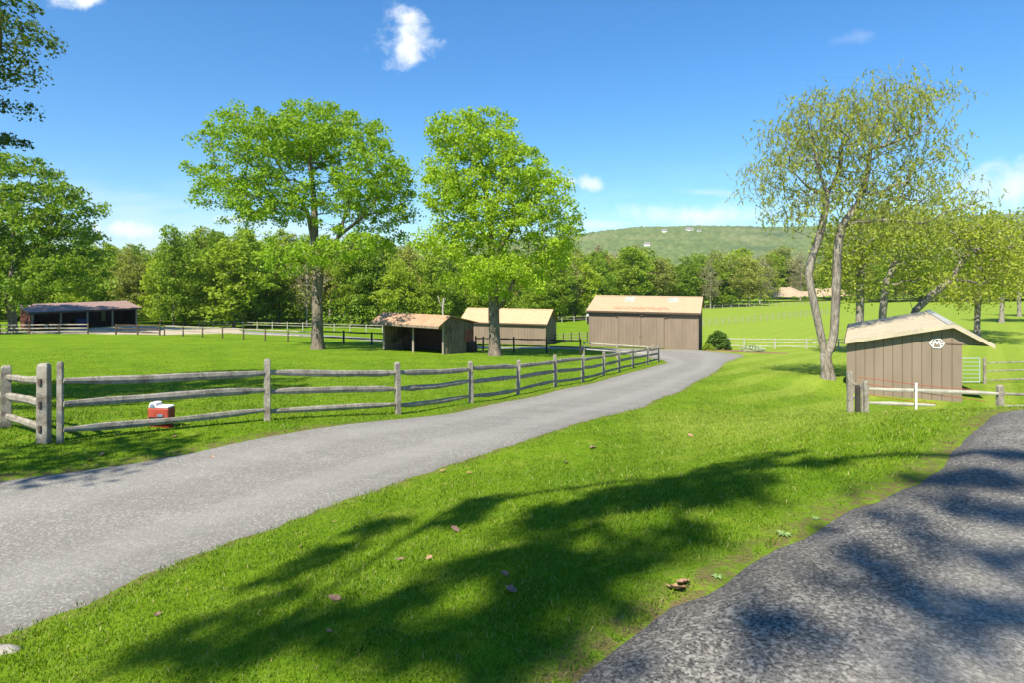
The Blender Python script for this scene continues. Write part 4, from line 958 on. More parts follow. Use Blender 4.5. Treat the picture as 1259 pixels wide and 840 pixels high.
# open-front shed in the paddock (local x right along the front)
def open_shed():
    th = R(32); cr = Vector((-5.26, 46, -6.52)); u = Vector((math.cos(th), -math.sin(th), 0)); Lx = 6.3; D = 4.0
    root = empty('open_shed', cr-u*Lx, -th); tag(root, 'weathered open-front shed with two bays and a sagging tan roof, between the two oaks', 'shed')
    ef, pk, eb = 2.30, 2.98, 2.18; yp = 0.55
    # roof apex near the front, long slope falls to the rear; front visor falls forward
    r_ = MB()
    r_.prism([(-.95, ef-.05), (yp, pk), (yp, pk+.07), (-.95, ef+.02)], 'x', -.45, Lx+.35)
    r_.prism([(yp+.002, pk), (D+.3, eb), (D+.3, eb+.07), (yp+.002, pk+.07)], 'x', -.45, Lx+.35)
    n = 24
    for i in range(n+1):
        x = -.45+(Lx+.8-.03)*i/n; r_.prism([(-.95, ef+.018), (yp, pk+.068), (yp, pk+.09), (-.95, ef+.04)], 'x', x, x+.03)
    ro = r_.build('roof', M['roof_old'], root)
    f_ = MB(); f_.box(-.45, Lx+.35, -.985, -.953, ef-.16, ef+.02); f_.build('fascia', M['old_board'], ro)
    for x in (.0, Lx*.5, Lx-.14):
        p_ = MB(); p_.tube([(x+.07, .08, -.6), (x+.07, .08, ef+.2)], .085, 7, jit=.1); p_.build('post', M['post_wood'], root)
    b_ = MB(); b_.box(.16, Lx-.16, .04, .1, ef-.32, ef+.1); b_.build('header_board', M['old_board'], root)
    def side(x0, x1, nm, m_):
        w_ = MB(); nb = 14
        for i in range(nb):
            ya = .18+(D-.22)*i/nb; yb = .18+(D-.22)*(i+1)/nb-.02
            zt = lambda y: (pk-(pk-eb)*(y-yp)/(D+.3-yp) if y > yp else ef+(pk-ef)*(y+.95)/(yp+.95))-.06
            jx = random.uniform(-.012, .012); lo = -.6
            w_.poly([(x0+jx,ya,lo),(x1+jx,ya,lo),(x1+jx,yb,lo),(x0+jx,yb,lo),(x0+jx,ya,zt(ya)),(x1+jx,ya,zt(ya)),(x1+jx,yb,zt(yb)),(x0+jx,yb,zt(yb))],
                    [(0,3,2,1),(4,5,6,7),(0,1,5,4),(1,2,6,5),(2,3,7,6),(3,0,4,7)])
            if i: w_.box(x1-.005 if x1 > 3 else x0-.02, x1+.03 if x1 > 3 else x0+.005, ya-.035, ya+.025, lo, zt(ya)-.05)
        return w_.build(nm, m_, root)
    side(0.02, .05, 'side_wall', M['old_board']); sw = side(Lx-.04, Lx, 'side_wall', M['old_board'])
    w_ = MB()
    for i in range(20):
        xa = Lx*i/20; w_.box(xa+.006, xa+Lx/20-.01, D-.03, D, -.6, eb+.05)
    for z in (.6, 1.4): w_.box(0.1, Lx-.1, D-.1, D-.035, z, z+.12)
    w_.build('back_wall', M['board_dark'], root)
    w_ = MB()
    for z in np.arange(-.2, 1.3, .22): w_.box(.08, Lx-.08, D-.16, D-.105, z, z+.19)
    w_.build('kick_boards', M['board_red_dark'], root)
    rp_ = MB(); rp_.box(Lx+.035, Lx+.06, 2.75, 3.85, .75, 1.75); rp_.box(Lx+.062, Lx+.085, 3.1, 3.3, 1.0, 1.5); o = rp_.build('patch_board', M['rust_board'], sw); o['label'] = 'faded red board patch'
    rp_ = MB(); rp_.box(Lx+.035, Lx+.30, 3.0, 4.0, -.6, .72); rp_.box(Lx+.3, Lx+.45, 3.4, 3.9, -.5, .35)
    rp_.build('feed_box', M['black'], root, bevel=.02)
open_shed()

# far-left run-in shed with four bays
def run_in():
    # local x along the front (left -> right), y back
    p0 = Vector((-63.9, 80, -8.15)); p1 = Vector((-56.0, 90, -8.27)); d = (p1-p0); Lx = d.length; th = math.atan2(d.y, d.x)
    root = empty('run_in_shed', p0, th); tag(root, 'long low brown shed open in four bays beside the gravel yard', 'shed')
    D = 5.2; ef = 2.55; eb = 3.35
    r_ = MB(); r_.prism([(-.5, ef-.08), (D+.3, eb), (D+.3, eb+.1), (-.5, ef+.02)], 'x', -.4, Lx+.4)
    for i in range(40):
        x = -.4+(Lx+.77)*i/39; r_.prism([(-.5, ef+.018), (D+.3, eb+.098), (D+.3, eb+.12), (-.5, ef+.04)], 'x', x, x+.03)
    ro = r_.build('roof', M['roof_brown'], root)
    f_ = MB(); f_.box(-.4, Lx+.4, -.55, -.502, ef-.22, ef+.03); f_.build('fascia', M['siding_dark'], ro)
    for i in range(5):
        p_ = MB(); x = .06+(Lx-.3)*i/4; p_.box(x, x+.2, 0, .2, -.8, ef-.02); p_.build('post', M['post_wood'], root)
    w_ = MB(); w_.box(0, Lx, D-.08, D, -1, eb-.05); 
    for z in np.arange(0, 2.8, .3): w_.box(.1, Lx-.1, D-.12, D-.082, z, z+.26)
    w_.build('back_wall', M['board_dark'], root)
    s_ = MB(); s_.prism([(.22, -1), (D-.1, -1), (D-.1, eb-.05), (.22, ef+.02)], 'x', -.02, .05)
    for k in range(16): s_.box(-.045, -.022, .25+k*.3, .28+k*.3, -1, ef+.0)
    s_.build('side_wall', M['rust_board'], root)
    s_ = MB(); s_.prism([(.22, -1), (D-.1, -1), (D-.1, eb-.05), (.22, ef+.02)], 'x', Lx-.05, Lx+.02); s_.build('side_wall', M['board_dark'], root)
    w_ = MB(); w_.box(Lx*.76, Lx*.76+.5, D-.16, D-.125, .5, 2.4); o = w_.build('back_door', M['flowers'], root); o['label'] = 'narrow pale opening in the rear wall'
    q = lambda x, y, z=0: root_m @ Vector((x, y, z))
    root_m = Matrix.Translation(p0) @ Matrix.Rotation(th, 4, 'Z')
    return q, th
q, th_r = run_in()
# things stored in it
c = q(6.2, 2.2); e = empty('storage_bin', (c.x, c.y, h1(c.x, c.y)), th_r); tag(e, 'blue plastic bin standing inside the far long shed', 'bin')
m_ = MB(); m_.prism([(-.5,0),(.5,0),(.6,1.25),(-.6,1.25)], 'y', -.5, .5); m_.build('body', M['blue'], e, bevel=.04); m_ = MB(); m_.box(-.66,.66,-.56,.56,1.25,1.38); m_.build('lid', M['blue'], e, bevel=.03)
c = q(2.4, 2.4); e = empty('garden_tractor', (c.x, c.y, h1(c.x, c.y)), th_r+.4); tag(e, 'small dark tractor parked in the leftmost bay of the far long shed', 'tractor')
m_ = MB(); m_.box(-.3,.9,-.28,.28,.55,1.0); m_.build('bonnet', M['dark_red'], e, bevel=.06)
m_ = MB(); m_.box(-.95,-.5,-.25,.25,.75,.85); m_.box(-1.02,-.93,-.25,.25,.85,1.25); m_.build('seat', M['black'], e, bevel=.02)
m_ = MB(); m_.tube([(-.35,0,1.0),(-.5,0,1.25)], .02, 6); m_.tube([(-.5+.17*math.cos(a)*.3,.17*math.sin(a),1.27+.17*math.cos(a)*.9) for a in np.linspace(0, 6.28, 13)], .015, 5); m_.build('steering_wheel', M['black'], e)
for (x, y, r) in ((-.7,-.48,.5),(-.7,.48,.5),(.65,-.42,.3),(.65,.42,.3)):
    m_ = MB(); m_.tube([(x,y-.12,r),(x,y+.12,r)], r, 16); wv_ = m_.build('wheel', M['black'], e); m_ = MB(); m_.tube([(x,y-.125,r),(x,y+.125,r)], r*.45, 12); m_.build('hub', M['steel'], wv_)

# right-hand shed with the emblem
def emblem_shed():
    th = R(30); u = Vector((math.cos(th), -math.sin(th), 0)); v = Vector((math.sin(th), math.cos(th), 0))
    p0 = Vector(((1041.5-CX)/F*28, 28, -5.72)); root = empty('brown_shed', p0, -th); tag(root, 'brown board shed with a cream roof and white emblem, behind the right rail fence', 'shed')
    W = 4.33; D = 9.4; xp = 4.0; ze = 2.40; zp = 3.36; xo = 5.28; zo = 2.55
    lo = -.9
    # front wall (gable) prism incl. porch triangle above zo
    zt = lambda x: ze+(zp-ze)*x/xp if x <= xp else zp-(zp-2.6)*(x-xp)/(xo-xp)
    w_ = MB(); w_.prism([(0, lo), (W, lo), (W, zt(W)-.05), (xp, zp-.06), (0, ze-.06)], 'y', 0, .06); w_.build('front_wall', M['siding'], root)
    g_ = MB()
    for i in range(1, 12):
        x = .01+W*i/12; g_.box(x-.011, x+.011, -.0035, .004, lo, zt(x)-.08)
    for x in (4.75,): g_.box(x-.011, x+.011, -.0035, .003, zo+.03, zt(x)-.08)
    g_.build('board_joint', M['gap'], root)
    t_ = MB(); t_.prism([(W+.003, zo-.02), (xo-.05, zo-.02), (xo-.05, zt(xo)-.06), (W+.003, zt(W)-.055)], 'y', .001, .055); t_.build('porch_gable', M['siding'], root)
    t_ = MB(); t_.box(3.75, xo-.02, -.02, .07, zo-.06, zo-.022); t_.build('porch_beam', M['siding_dark'], root)
    w_ = MB(); w_.box(0, .06, .063, D, lo, ze-.05); w_.build('side_wall', M['siding'], root)
    w_ = MB(); w_.box(W-.06, W, .063, D, lo+.0, .35); w_.build('low_wall', M['siding'], root)
    w_ = MB(); w_.prism([(.063, lo), (W, lo), (W, zt(W)-.05), (xp, zp-.06), (.063, ze-.06)], 'y', D-.06, D); w_.build('back_wall', M['siding'], root)
    for yy in (3.0, 6.0, 9.2):
        p_ = MB(); p_.box(W-.12, W, yy, yy+.12, .36, zt(W)-.1); p_.build('post', M['post_wood'], root)
    w_ = MB(); w_.box(W+.02-.02, W+.03, 1.5, 1.52, lo, 0); 
    # roof
    r_ = MB(); tk = .08; ov = .35
    ze = 2.42; zl = ze-(zp-ze)/xp*.06
    r_.prism([(-.06, zl), (xp, zp), (xp, zp+tk), (-.06, zl+tk)], 'y', -ov, D+.3)
    for i in range(26):
        y = -ov+.2+i*.37; r_.prism([(-.06, zl+tk-.002), (xp-.2, zp+tk-.055), (xp-.2, zp+tk-.035), (-.06, zl+tk+.018)], 'y', y, y+.03)
    r_.prism([(xp+.002, zp), (xo+.12, zt(xo)-.08), (xo+.12, zt(xo)-.08+tk), (xp+.002, zp+tk)], 'y', -ov, D+.3)
    ro = r_.build('roof', M['roof_cream'], root)
    c_ = MB(); c_.prism([(xp-.22, zp+tk-.038), (xp, zp+tk+.022), (xp+.32, zp+tk-.175), (xp+.32, zp+tk-.155), (xp, zp+tk+.045), (xp-.22, zp+tk-.014)], 'y', -ov-.012, D+.31); c_.build('ridge_cap', M['ridge_grey'], ro)
    f_ = MB(); f_.prism([(-.06, zl-.10), (xp, zp-.10), (xp, zp+tk-.005), (-.06, zl+tk-.005)], 'y', -ov-.03, -ov-.003)
    f_.prism([(xp+.002, zp-.10), (xo+.12, zt(xo)-.17), (xo+.12, zt(xo)-.085+tk), (xp+.002, zp+tk-.005)], 'y', -ov-.03, -ov-.003); f_.build('barge_board', M['roof_cream'], ro)
    f_ = MB(); f_.box(-.10, -.062, -ov, D+.3, zl-.1, zl+tk); f_.build('fascia', M['siding_dark'], ro)
    # emblem: hexagon ring with letter M shapes
    e_ = MB(); cx, cz = 3.44, zt(3.44)-.72; Rr = .245; yq = -.03
    def bar(a, b, w0, w1=None):
        w1 = w0 if w1 is None else w1
        a = Vector((a[0], 0, a[1])); b = Vector((b[0], 0, b[1])); d = (b-a).normalized(); nn = Vector((-d.z, 0, d.x))
        pts = [a-nn*w0/2, a+nn*w0/2, b+nn*w1/2, b-nn*w1/2]
        e_.poly([(cx+p.x, yq, cz+p.z) for p in pts]+[(cx+p.x, yq+.022, cz+p.z) for p in pts], [(0,1,2,3),(7,6,5,4),(0,4,5,1),(1,5,6,2),(2,6,7,3),(3,7,4,0)])
    hexp = [(Rr*1.08*math.cos(R(60*k)), Rr*.95*math.sin(R(60*k))) for k in range(6)]
    for k in range(6): bar(hexp[k], hexp[(k+1)%6], .032)
    bar((-.15, -.15), (-.075, .15), .046); bar((.15, -.15), (.075, .15), .046)
    bar((-.078, .15), (0, -.05), .046); bar((.078, .15), (0, -.05), .046)
    bar((-.235, 0), (-.12, .0), .028); bar((.235, 0), (.12, .0), .028)
    # stagger the overlapping strokes by a hair to avoid coplanar faces
    for i in range(0, len(e_.v), 8):
        k = (i//8)*.0012
        for j in range(8): p = e_.v[i+j]; e_.v[i+j] = (p[0], p[1]-k, p[2])
    e_.build('emblem', M['white_paint'], root)
emblem_shed()

# ------------------------------------------------------------------ fences
def rail_between(root, a, b, r, mat, name='rail', n=6, squash=.55, sag=.03, jit=.10):
    m_ = MB(); a = Vector(a); b = Vector(b); pts = []; rad = []
    sg = random.uniform(-.5, 1.0)
    for i in range(n+1):
        f = i/n; p = a.lerp(b, f); p.z += -sag*sg*math.sin(math.pi*f) + random.uniform(-.006, .006)
        pts.append(p); rad.append(r*(.62 if i in (0, n) else 1.0)*random.uniform(.88, 1.12))
    m_.tube(pts, rad, 7, True, squash, jit); return m_.build(name, mat, root)
def post_at(root, x, y, h, w, mat, name='post', dz=0, lean=(0, 0), rot=0.0):
    m_ = MB(); z = h1(x, y)
    c, s = math.cos(rot), math.sin(rot)
    def ring(zz, k, lx, ly): return [(x+lx+(c*a-s*b)*w/2*k, y+ly+(s*a+c*b)*w/2*k, zz) for a, b in ((-1,-.8),(1,-.8),(1,.8),(-1,.8))]
    R0 = ring(z-.3, 1, 0, 0); R1 = ring(z+h*.55, .97, lean[0]*.55, lean[1]*.55); R2 = ring(z+h-.04, .95, lean[0], lean[1]); R3 = ring(z+h, .7, lean[0], lean[1])
    m_.poly(R0+R1+R2+R3, [(3,2,1,0)]+[(i+4*k,(i+1)%4+4*k,(i+1)%4+4*k+4,i+4*k+4) for k in range(3) for i in range(4)]+[(12,13,14,15)])
    return m_.build(name, mat, root, bevel=.008)
# split-rail fence along the driveway
FP = [(-7.35,9.6),(-5.0,12.3),(-2.74,14.5),(-1.17,17.3),(.19,20.4),(1.7,23.6),(3.15,26.8),(4.55,30),(5.9,33.2),(7.3,36.3),(8.9,39.5),(10.35,42.5)]
fr = empty('rail_fence', (FP[0][0], FP[0][1], h1(*FP[0]))); tag(fr, 'weathered split-rail fence with three rails running along the left side of the driveway', 'fence')
def rel(o, root):   # children built in world space: shift mesh so the root can stand at its base
    o.matrix_parent_inverse = Matrix.Translation(-Vector(root.location))
def kids(root, fn):
    before = set(root.children); fn()
    for o in root.children:
        if o not in before: rel(o, root)
def fence1():
    hs_ = [1.27,1.27,1.24,1.2,1.2,1.25,1.2,1.22,1.2,1.2,1.22,1.2]
    for i, (x, y) in enumerate(FP):
        if i == 0:
            post_at(fr, x+.13, y+.02, 1.29, .085, M['rail'], rot=.2); post_at(fr, x-.10, y-.02, 1.26, .165, M['rail'], rot=.15)
            for zz in (.98, .62, .24):
                m_ = MB(); zb = h1(x, y)+zz; m_.box(x-.13, x-.09, y-.105, y-.075, zb-.06, zb+.05); m_.build('mortise', M['gap'], fr)
            continue
        post_at(fr, x, y, hs_[i], .13, M['rail'], lean=(random.uniform(-.03, .04), 0), rot=.5+random.uniform(-.3, .3))
    for i in range(len(FP)-1):
        x0, y0 = FP[i]; x1, y1 = FP[i+1]
        if i == 0: x0 += .2
        for zz in (.98, .60, .20):
            a = (x0, y0, h1(x0, y0)+zz+random.uniform(-.02, .02)); b = (x1, y1, h1(x1, y1)+zz+random.uniform(-.04, .04))
            rail_between(fr, a, b, .074 if zz > .5 else .062, M['rail'], sag=.04)
    # return to the left
    L0 = (-9.75, 11.6); post_at(fr, *L0, 1.2, .17, M['rail'], rot=.7)
    L1 = (-12.6, 13.6); post_at(fr, *L1, 1.2, .15, M['rail'], rot=.7)
    L2 = (-15.6, 15.5); post_at(fr, *L2, 1.2, .15, M['rail'], rot=.7)
    for (p, q_) in (((-7.45, 9.6), L0), (L0, L1), (L1, L2)):
        for zz in (.98, .62, .22):
            rail_between(fr, (p[0], p[1], h1(*p)+zz), (q_[0], q_[1], h1(*q_)+zz), .07, M['rail'], sag=.03)
kids(fr, fence1)
def simple_fence(name, label, pts, h, rails, pm, rm, pw=.12, rr_=.045, cat='fence', pole=False, sag=.02, hs_=None):
    root = empty(name, (pts[0][0], pts[0][1], h1(*pts[0][:2]))); tag(root, label, cat)
    def f():
        for i, p in enumerate(pts): post_at(root, p[0], p[1], h*(hs_[i] if hs_ else random.uniform(.96, 1.05)), pw, pm, lean=(random.uniform(-.03, .03), 0))
        for i in range(len(pts)-1):
            for zz in rails:
                a = (*pts[i][:2], h1(*pts[i][:2])+zz); b = (*pts[i+1][:2], h1(*pts[i+1][:2])+zz)
                rail_between(root, a, b, rr_, rm, n=4, sag=sag)
    kids(root, f); return root
def line(p, q_, n): return [(p[0]+(q_[0]-p[0])*k/n, p[1]+(q_[1]-p[1])*k/n) for k in range(n+1)]
simple_fence('rail_fence', 'short pale rail fence crossing in front of the big barn', line((10.1,43.4), (5.6,47.0), 2)[::1], 1.15, (1.0,.5), M['rail'], M['white_rail'])
simple_fence('dark_fence', 'dark wooden fence from the open shed past the upright oak', [(-3.0,50.2),(-2.4,50.0),(.15,49.2),(2.8,48.6),(5.4,47.4)], 1.35, (1.15,.6), M['dark_wire'], M['dark_wire'], .14, .06)
simple_fence('dark_fence', 'dark wooden fence between the large wide oak and the open shed', [(-19,59.0),(-16.3,58.3),(-13.4,57.5),(-10.6,56.8)], 1.3, (1.15,.6), M['dark_wire'], M['dark_wire'], .17, .075)
simple_fence('rail_fence', 'thin brown rail fence along the near side of the gravel track', line((-39.2,67.9), (-19.6,58.9), 7), 1.25, (1.1,.65), M['board_dark'], M['post_wood'], .12, .075)
simple_fence('rail_fence', 'brown rail fence short stretch right of the gap before the gravel yard', line((-45.6,69.3), (-39.8,68.0), 2), 1.25, (1.1,.7,.3), M['board_dark'], M['board_dark'], .15, .08)
simple_fence('rail_fence', 'dull rail fence in front of the far long shed at left', line((-72,68.5), (-49.6,70.4), 7), 1.25, (1.1,.7,.3), M['board_dark'], M['post_wood'], .14, .075)
simple_fence('wire_fence', 'pale grey rail fence along the foot of the left wood', line((-52,100), (-20,93), 12)+line((-17,92.6), (-4,92), 4), 1.3, (1.1,.7), M['white_rail'], M['white_rail'], .12, .04)
simple_fence('rail_fence', 'brown rail fence between the two closed barns', line((5.2,73), (10.5,76), 5), 1.3, (1.1,.75,.4), M['board_dark'], M['post_wood'], .13, .05)
simple_fence('rail_fence', 'pale cream rail fence crossing the meadow behind the willow', line((22.5,67), (44,62), 7), 1.25, (1.1,.7,.3), M['white_rail'], M['white_rail'], .14, .055)
simple_fence('wire_fence', 'grey paddock fence on the meadow right of the big barn', line((33,108), (66,126), 22), 1.4, (1.2,.9,.6,.3), M['post_wood'], M['rail'], .10, .022)
simple_fence('wire_fence', 'farthest grey fence along the edge of the right wood', line((52,170), (112,214), 18), 1.3, (1.1,.6), M['post_wood'], M['rail'], .12, .035)
simple_fence('rail_fence', 'distant fence on the green strip between the closed barns', line((8,128), (24,132), 6), 1.3, (1.1,.6), M['white_rail'], M['rail'], .14, .05)

# fence before the right-hand shed
rf = empty('rail_fence', (10.1, 17, h1(10.1, 17))); tag(rf, 'split-rail fence with pale top rail in front of the shed with the white emblem', 'fence')
def put_post(root, px, topy, Y, w, mat, lean=(0, 0), hh=1.25):
    x, y, z = at(px, topy, Y); zg = h1(x, y); post_at(root, x, y, max(.6, z-zg), w, mat, lean=lean); return (x, y, z)
def ff():
    put_post(rf, 1046, 457, 17.3, .15, M['rail'], (-.02, 0)); put_post(rf, 1055, 474, 16.8, .12, M['dark_wire']); put_post(rf, 1061, 471, 16.9, .07, M['rail']); put_post(rf, 1066, 469, 16.8, .12, M['rail'], (-.03, 0))
    put_post(rf, 1230, 474, 16.8, .16, M['rail']); put_post(rf, 1400, 472, 17.5, .15, M['rail'])
    rail_between(rf, at(1069,479,16.8), at(1228,484.5,16.75), .055, M['white_rail'], sag=.0)
    rail_between(rf, at(1069,496,16.75), at(1150,499,16.8), .05, M['white_rail'], sag=.01)
    rail_between(rf, at(1232,485,16.8), at(1398,489,17.4), .05, M['rail'], sag=.0)
    rail_between(rf, at(1232,500,16.8), at(1398,504,17.4), .05, M['rail'], sag=.0)
    rail_between(rf, at(1044,470,17.4), at(1066,480,16.8), .04, M['rail'], sag=.0)
    rail_between(rf, at(1044,487,17.4), at(1066,495,16.8), .04, M['rail'], sag=.0)
kids(rf, ff)
x, y, z = at(1127, 473, 16.6); m_ = MB(); m_.tube([(0,0,-.2),(0,0,z-h1(x,y))], .028, 8); e = empty('fence_stake', (x, y, h1(x, y))); tag(e, 'thin white stake standing by the pale rail before the emblem shed', 'stake'); m_.build('stake', M['white_paint'], e)
m_ = MB(); m_.tube([(0,0,z-h1(x,y)),(0,0,z-h1(x,y)+.03)], .034, 8); m_.build('cap', M['white_paint'], e)
for lab, a, b in (('upper thin red fence tape sloping across the emblem shed wall', (1057,464.5,18.0), (1203,481,19.5)), ('lower thin red fence tape near the ground before the emblem shed', (1057,484,18.0), (1152,497,19.2)),
                  ('middle thin red fence tape ending right of the emblem shed', (1069,473,18.2), (1212,494,20.0))):
    A = Vector(at(*a)); B = Vector(at(*b)); m_ = MB(); m_.tube([A, A.lerp(B, .5)-Vector((0,0,.03)), B], .011, 5); o = m_.build('fence_tape', M['redwire']); tag(o, lab, 'fence tape', 'red fence tapes by the emblem shed')
# gate and fence right of the shed
Yg = 33
ga, gb = at(1170,474,Yg), at(1205,474,Yg)
ge = empty('metal_gate', (ga[0], ga[1], h1(ga[0], ga[1]))); tag(ge, 'pale metal farm gate with six bars right of the emblem shed', 'gate')
zg0 = .12; wid = gb[0]-ga[0]
m_ = MB(); m_.tube([(0,0,zg0),(0,0,1.42)], .03, 8); m_.tube([(wid,0,zg0),(wid,0,1.42)], .03, 8); m_.tube([(0,0,1.42),(wid,0,1.42)], .028, 8); m_.tube([(0,0,zg0),(wid,0,zg0)], .028, 8); m_.build('gate_frame', M['steel'], ge)
for k in range(5):
    m_ = MB(); z = zg0+(1.3)*(k+1)/6*1.0; m_.tube([(0.02,0,z),(wid-.02,0,z)], .018, 6); m_.build('bar', M['steel'], ge)
simple_fence('rail_fence', 'rail fence running right from the metal gate', [at(1211,0,33)[:2], at(1300,0,33.5)[:2], at(1400,0,34)[:2]], 1.42, (1.15,.7,.2), M['rail'], M['rail'], .13, .045)

# ------------------------------------------------------------------ small things
# truck-shaped red and white box by the fence
Yt = 11.1; xt = (197-CX)/F*Yt; bt = gp(xt, Yt, -.05); e = empty('toy_truck', bt, R(-8)); e.scale = (1.0, 1.0, 1.12)
tag(e, 'small red and white truck-shaped box on a dark red stand beside the rail fence', 'toy truck')
m_ = MB(); m_.box(-.20,.20,-.02,.10,-.05,.1245); m_.build('stand', M['dark_red'], e, bevel=.01)
m_ = MB(); m_.box(-.205,.21,-.06,.14,.125,.375); m_.build('body', M['red_paint'], e, bevel=.012)
m_ = MB(); m_.box(-.17,.185,-.068,-.0605,.13,.235); m_.build('grille', M['black'], e)
m_ = MB(); m_.prism([(-.205,.377),(-.03,.377),(-.055,.465),(-.17,.465)], 'y', -.05, .13); cab = m_.build('cab', M['white_paint'], e, bevel=.012)
m_ = MB(); m_.prism([(-.165,.388),(-.055,.388),(-.075,.443),(-.145,.443)], 'y', -.058, -.051); m_.build('window', M['glass'], cab)
m_ = MB(); m_.box(-.028,.20,-.056,.136,.377,.412); m_.build('bonnet', M['white_paint'], e, bevel=.012)
m_ = MB(); m_.box(.00,.12,-.078,-.069,.245,.285); m_.build('badge_plate', M['glass'], e, bevel=.003)
# bush and planting by the barn
def bush(name, label, cat, x, y, r, hz, n, leaf, size, seed):
    e = empty(name, gp(x, y)); tag(e, label, cat); rg = np.random.default_rng(seed)
    g = rg.normal(0, 1, (n, 3)); g /= np.linalg.norm(g, axis=1)[:, None]; g[:, 2] = np.abs(g[:, 2]); C = g*np.array([r, r, hz])*rg.uniform(.75, 1, n)[:, None]
    C[:, 2] = C[:, 2]*1.0+.1
    m_ = MB()
    for k in range(7):
        a = k*.9; m_.tube([(0,0,-.1),(math.cos(a)*r*.4, math.sin(a)*r*.4, hz*.5),(math.cos(a)*r*.8, math.sin(a)*r*.8, hz*.7)], [.03,.02,.01], 5)
    m_.build('stem', M['bark_dark'], e)
    link('foliage', leaf_mesh('foliage', C, .22*size/.12, 34, size, leaf, seed, up=.2), e)
bush('round_bush', 'round dark green bush beside the right corner of the big barn', 'bush', 20.0, 58.4, 1.1, 1.75, 260, L['bush'], .15, 3)
bush('low_shrub', 'small low green shrub at the foot of the big barn corner', 'shrub', 18.3, 56.3, .45, .5, 40, L['w1'], .10, 4)
x0, y0 = 22.6, 56.6
bush('flowering_shrub', 'pale cream-green low plant beside the round bush', 'shrub', x0, y0, 1.0, .45, 150, M['flowers'], .13, 6)
mp_a = [(17.9,55.75),(19.5,55.4),(21.5,54.7),(23.8,54.2),(25.2,54.8)]; mp_b = [(17.9,57.2),(19.5,59.5),(21.5,59),(23.8,57.2),(25.4,55.8)]
road_mesh('mulch_bed', mp_a, mp_b, 40, 6, M['mulch'], .05, .2)
# stone lower left
sx, sy, sz = ground_hit(8, 806); m_ = MB(); m_.tube([(-.10,0,0),(-.07,.01,.012),(0,.0,.02),(.07,0,.012),(.10,0,0)], [.02,.05,.065,.05,.02], 9, True, 1.0, .15)
o = m_.build('stone', M['stone'], None, True); o.location = (sx, sy, sz+.0); o.scale = (1, 1, .8); tag(o, 'flat grey stone in the lawn edge at the lower left corner', 'stone')
# fallen leaves
def oak_leaf(px, py, size, mat, label, curl=.35, rz=None, seed=0, lift=.02):
    g = ground_hit(px, py); rg = random.Random(seed); n = 22; pts = []
    for k in range(n):
        t = 2*math.pi*k/n; lobe = 1 - .32*(.5+.5*math.cos(t*7)); rx = size*.36*lobe*math.sin(t); ry = size*.5*math.cos(t)*(.9+.1*lobe)
        pts.append((rx, ry, abs(rx)*curl*rg.uniform(.6, 1.6) + (ry*ry)*curl*2/size*.6+rg.uniform(0, .004)))
    m_ = MB(); V0 = [(0, 0, .0)]+pts; b = [(p[0], p[1], p[2]-.0015) for p in V0]
    m_.poly(V0+b, [(0, 1+k, 1+(k+1) % n) for k in range(n)]+[(n+1, n+2+(k+1) % n, n+2+k) for k in range(n)]+[(1+k, n+2+k, n+2+(k+1) % n, 1+(k+1) % n) for k in range(n)])
    bl_ = m_; e = empty('fallen_leaf', (g[0], g[1], g[2]+lift), rz if rz is not None else rg.uniform(0, 6.28)); e.rotation_euler = (rg.uniform(-.3, .5), rg.uniform(-.3, .3), rg.uniform(0, 6.28))
    tag(e, label, 'leaf', 'fallen dry leaves')
    bl_.build('blade', mat, e); s_ = MB(); s_.tube([(0,-size*.45,size*.02),(0.004,-size*.62,size*.06),(0,-size*.8,size*.04)], size*.012, 5); s_.build('stalk', mat, e)
lv = [(832,730,.13,'dryleaf','large orange-tan dry leaf on the edge of the side driveway'),(841,722,.10,'dryleaf','smaller dry leaf leaning on the large one at the side driveway edge'),
      (412,741,.085,'dryleaf2','dark brown curled leaf in the shaded lawn, below left of centre'),(629,731,.085,'dryleaf2','reddish brown leaf near the bottom middle of the lawn'),(621,711,.07,'dryleaf2','pinkish brown leaf just above the reddish brown one'),
      (560,655,.10,'dryleaf2','grey brown leaf lying in the deepest lawn shade'),(492,692,.06,'dryleaf2','small pale brown leaf in the middle of the foreground lawn'),(528,690,.055,'dryleaf','tiny orange leaf right of the pale brown one'),
      (436,652,.055,'dryleaf2','small leaf on the lawn near the driveway edge'),(412,645,.06,'dryleaf','curled tan leaf on the lawn near the driveway edge, left one of the pair'),(370,676,.05,'dryleaf','tiny rust leaf beside the driveway verge'),
      (729,553,.16,'dryleaf2','pale leaf on the sunny bank beyond the shade'),(696,571,.12,'dryleaf2','dark leaf on the sunny bank left of the pale leaf'),(850,539,.16,'dryleaf','brown leaf on the bank farthest to the right'),
      (262,565,.09,'dryleaf','single tan leaf lying on the grey driveway'),(112,568,.14,'dryleaf','tan leaf on the far verge of the driveway below the rail fence'),(126,561,.1,'dryleaf','small pale leaf on the verge right of the tan leaf'),
      (145,537,.09,'dryleaf2','brown leaf in the grass just left of the truck-shaped box'),(215,539,.1,'dryleaf','pale leaf in the grass just right of the truck-shaped box'),(194,760,.06,'dryleaf2','dull leaf low on the left of the lawn near the driveway'),
      (406,782,.055,'dryleaf','tiny tan leaf at the bottom of the shaded lawn'),(545,581,.09,'dryleaf','tan leaf near the driveway edge above centre'),(577,584,.08,'dryleaf','small orange leaf right of the tan leaf near the driveway edge')]
for i, (px, py, s, mt, lab) in enumerate(lv): oak_leaf(px, py, s, M[mt], lab, seed=i)
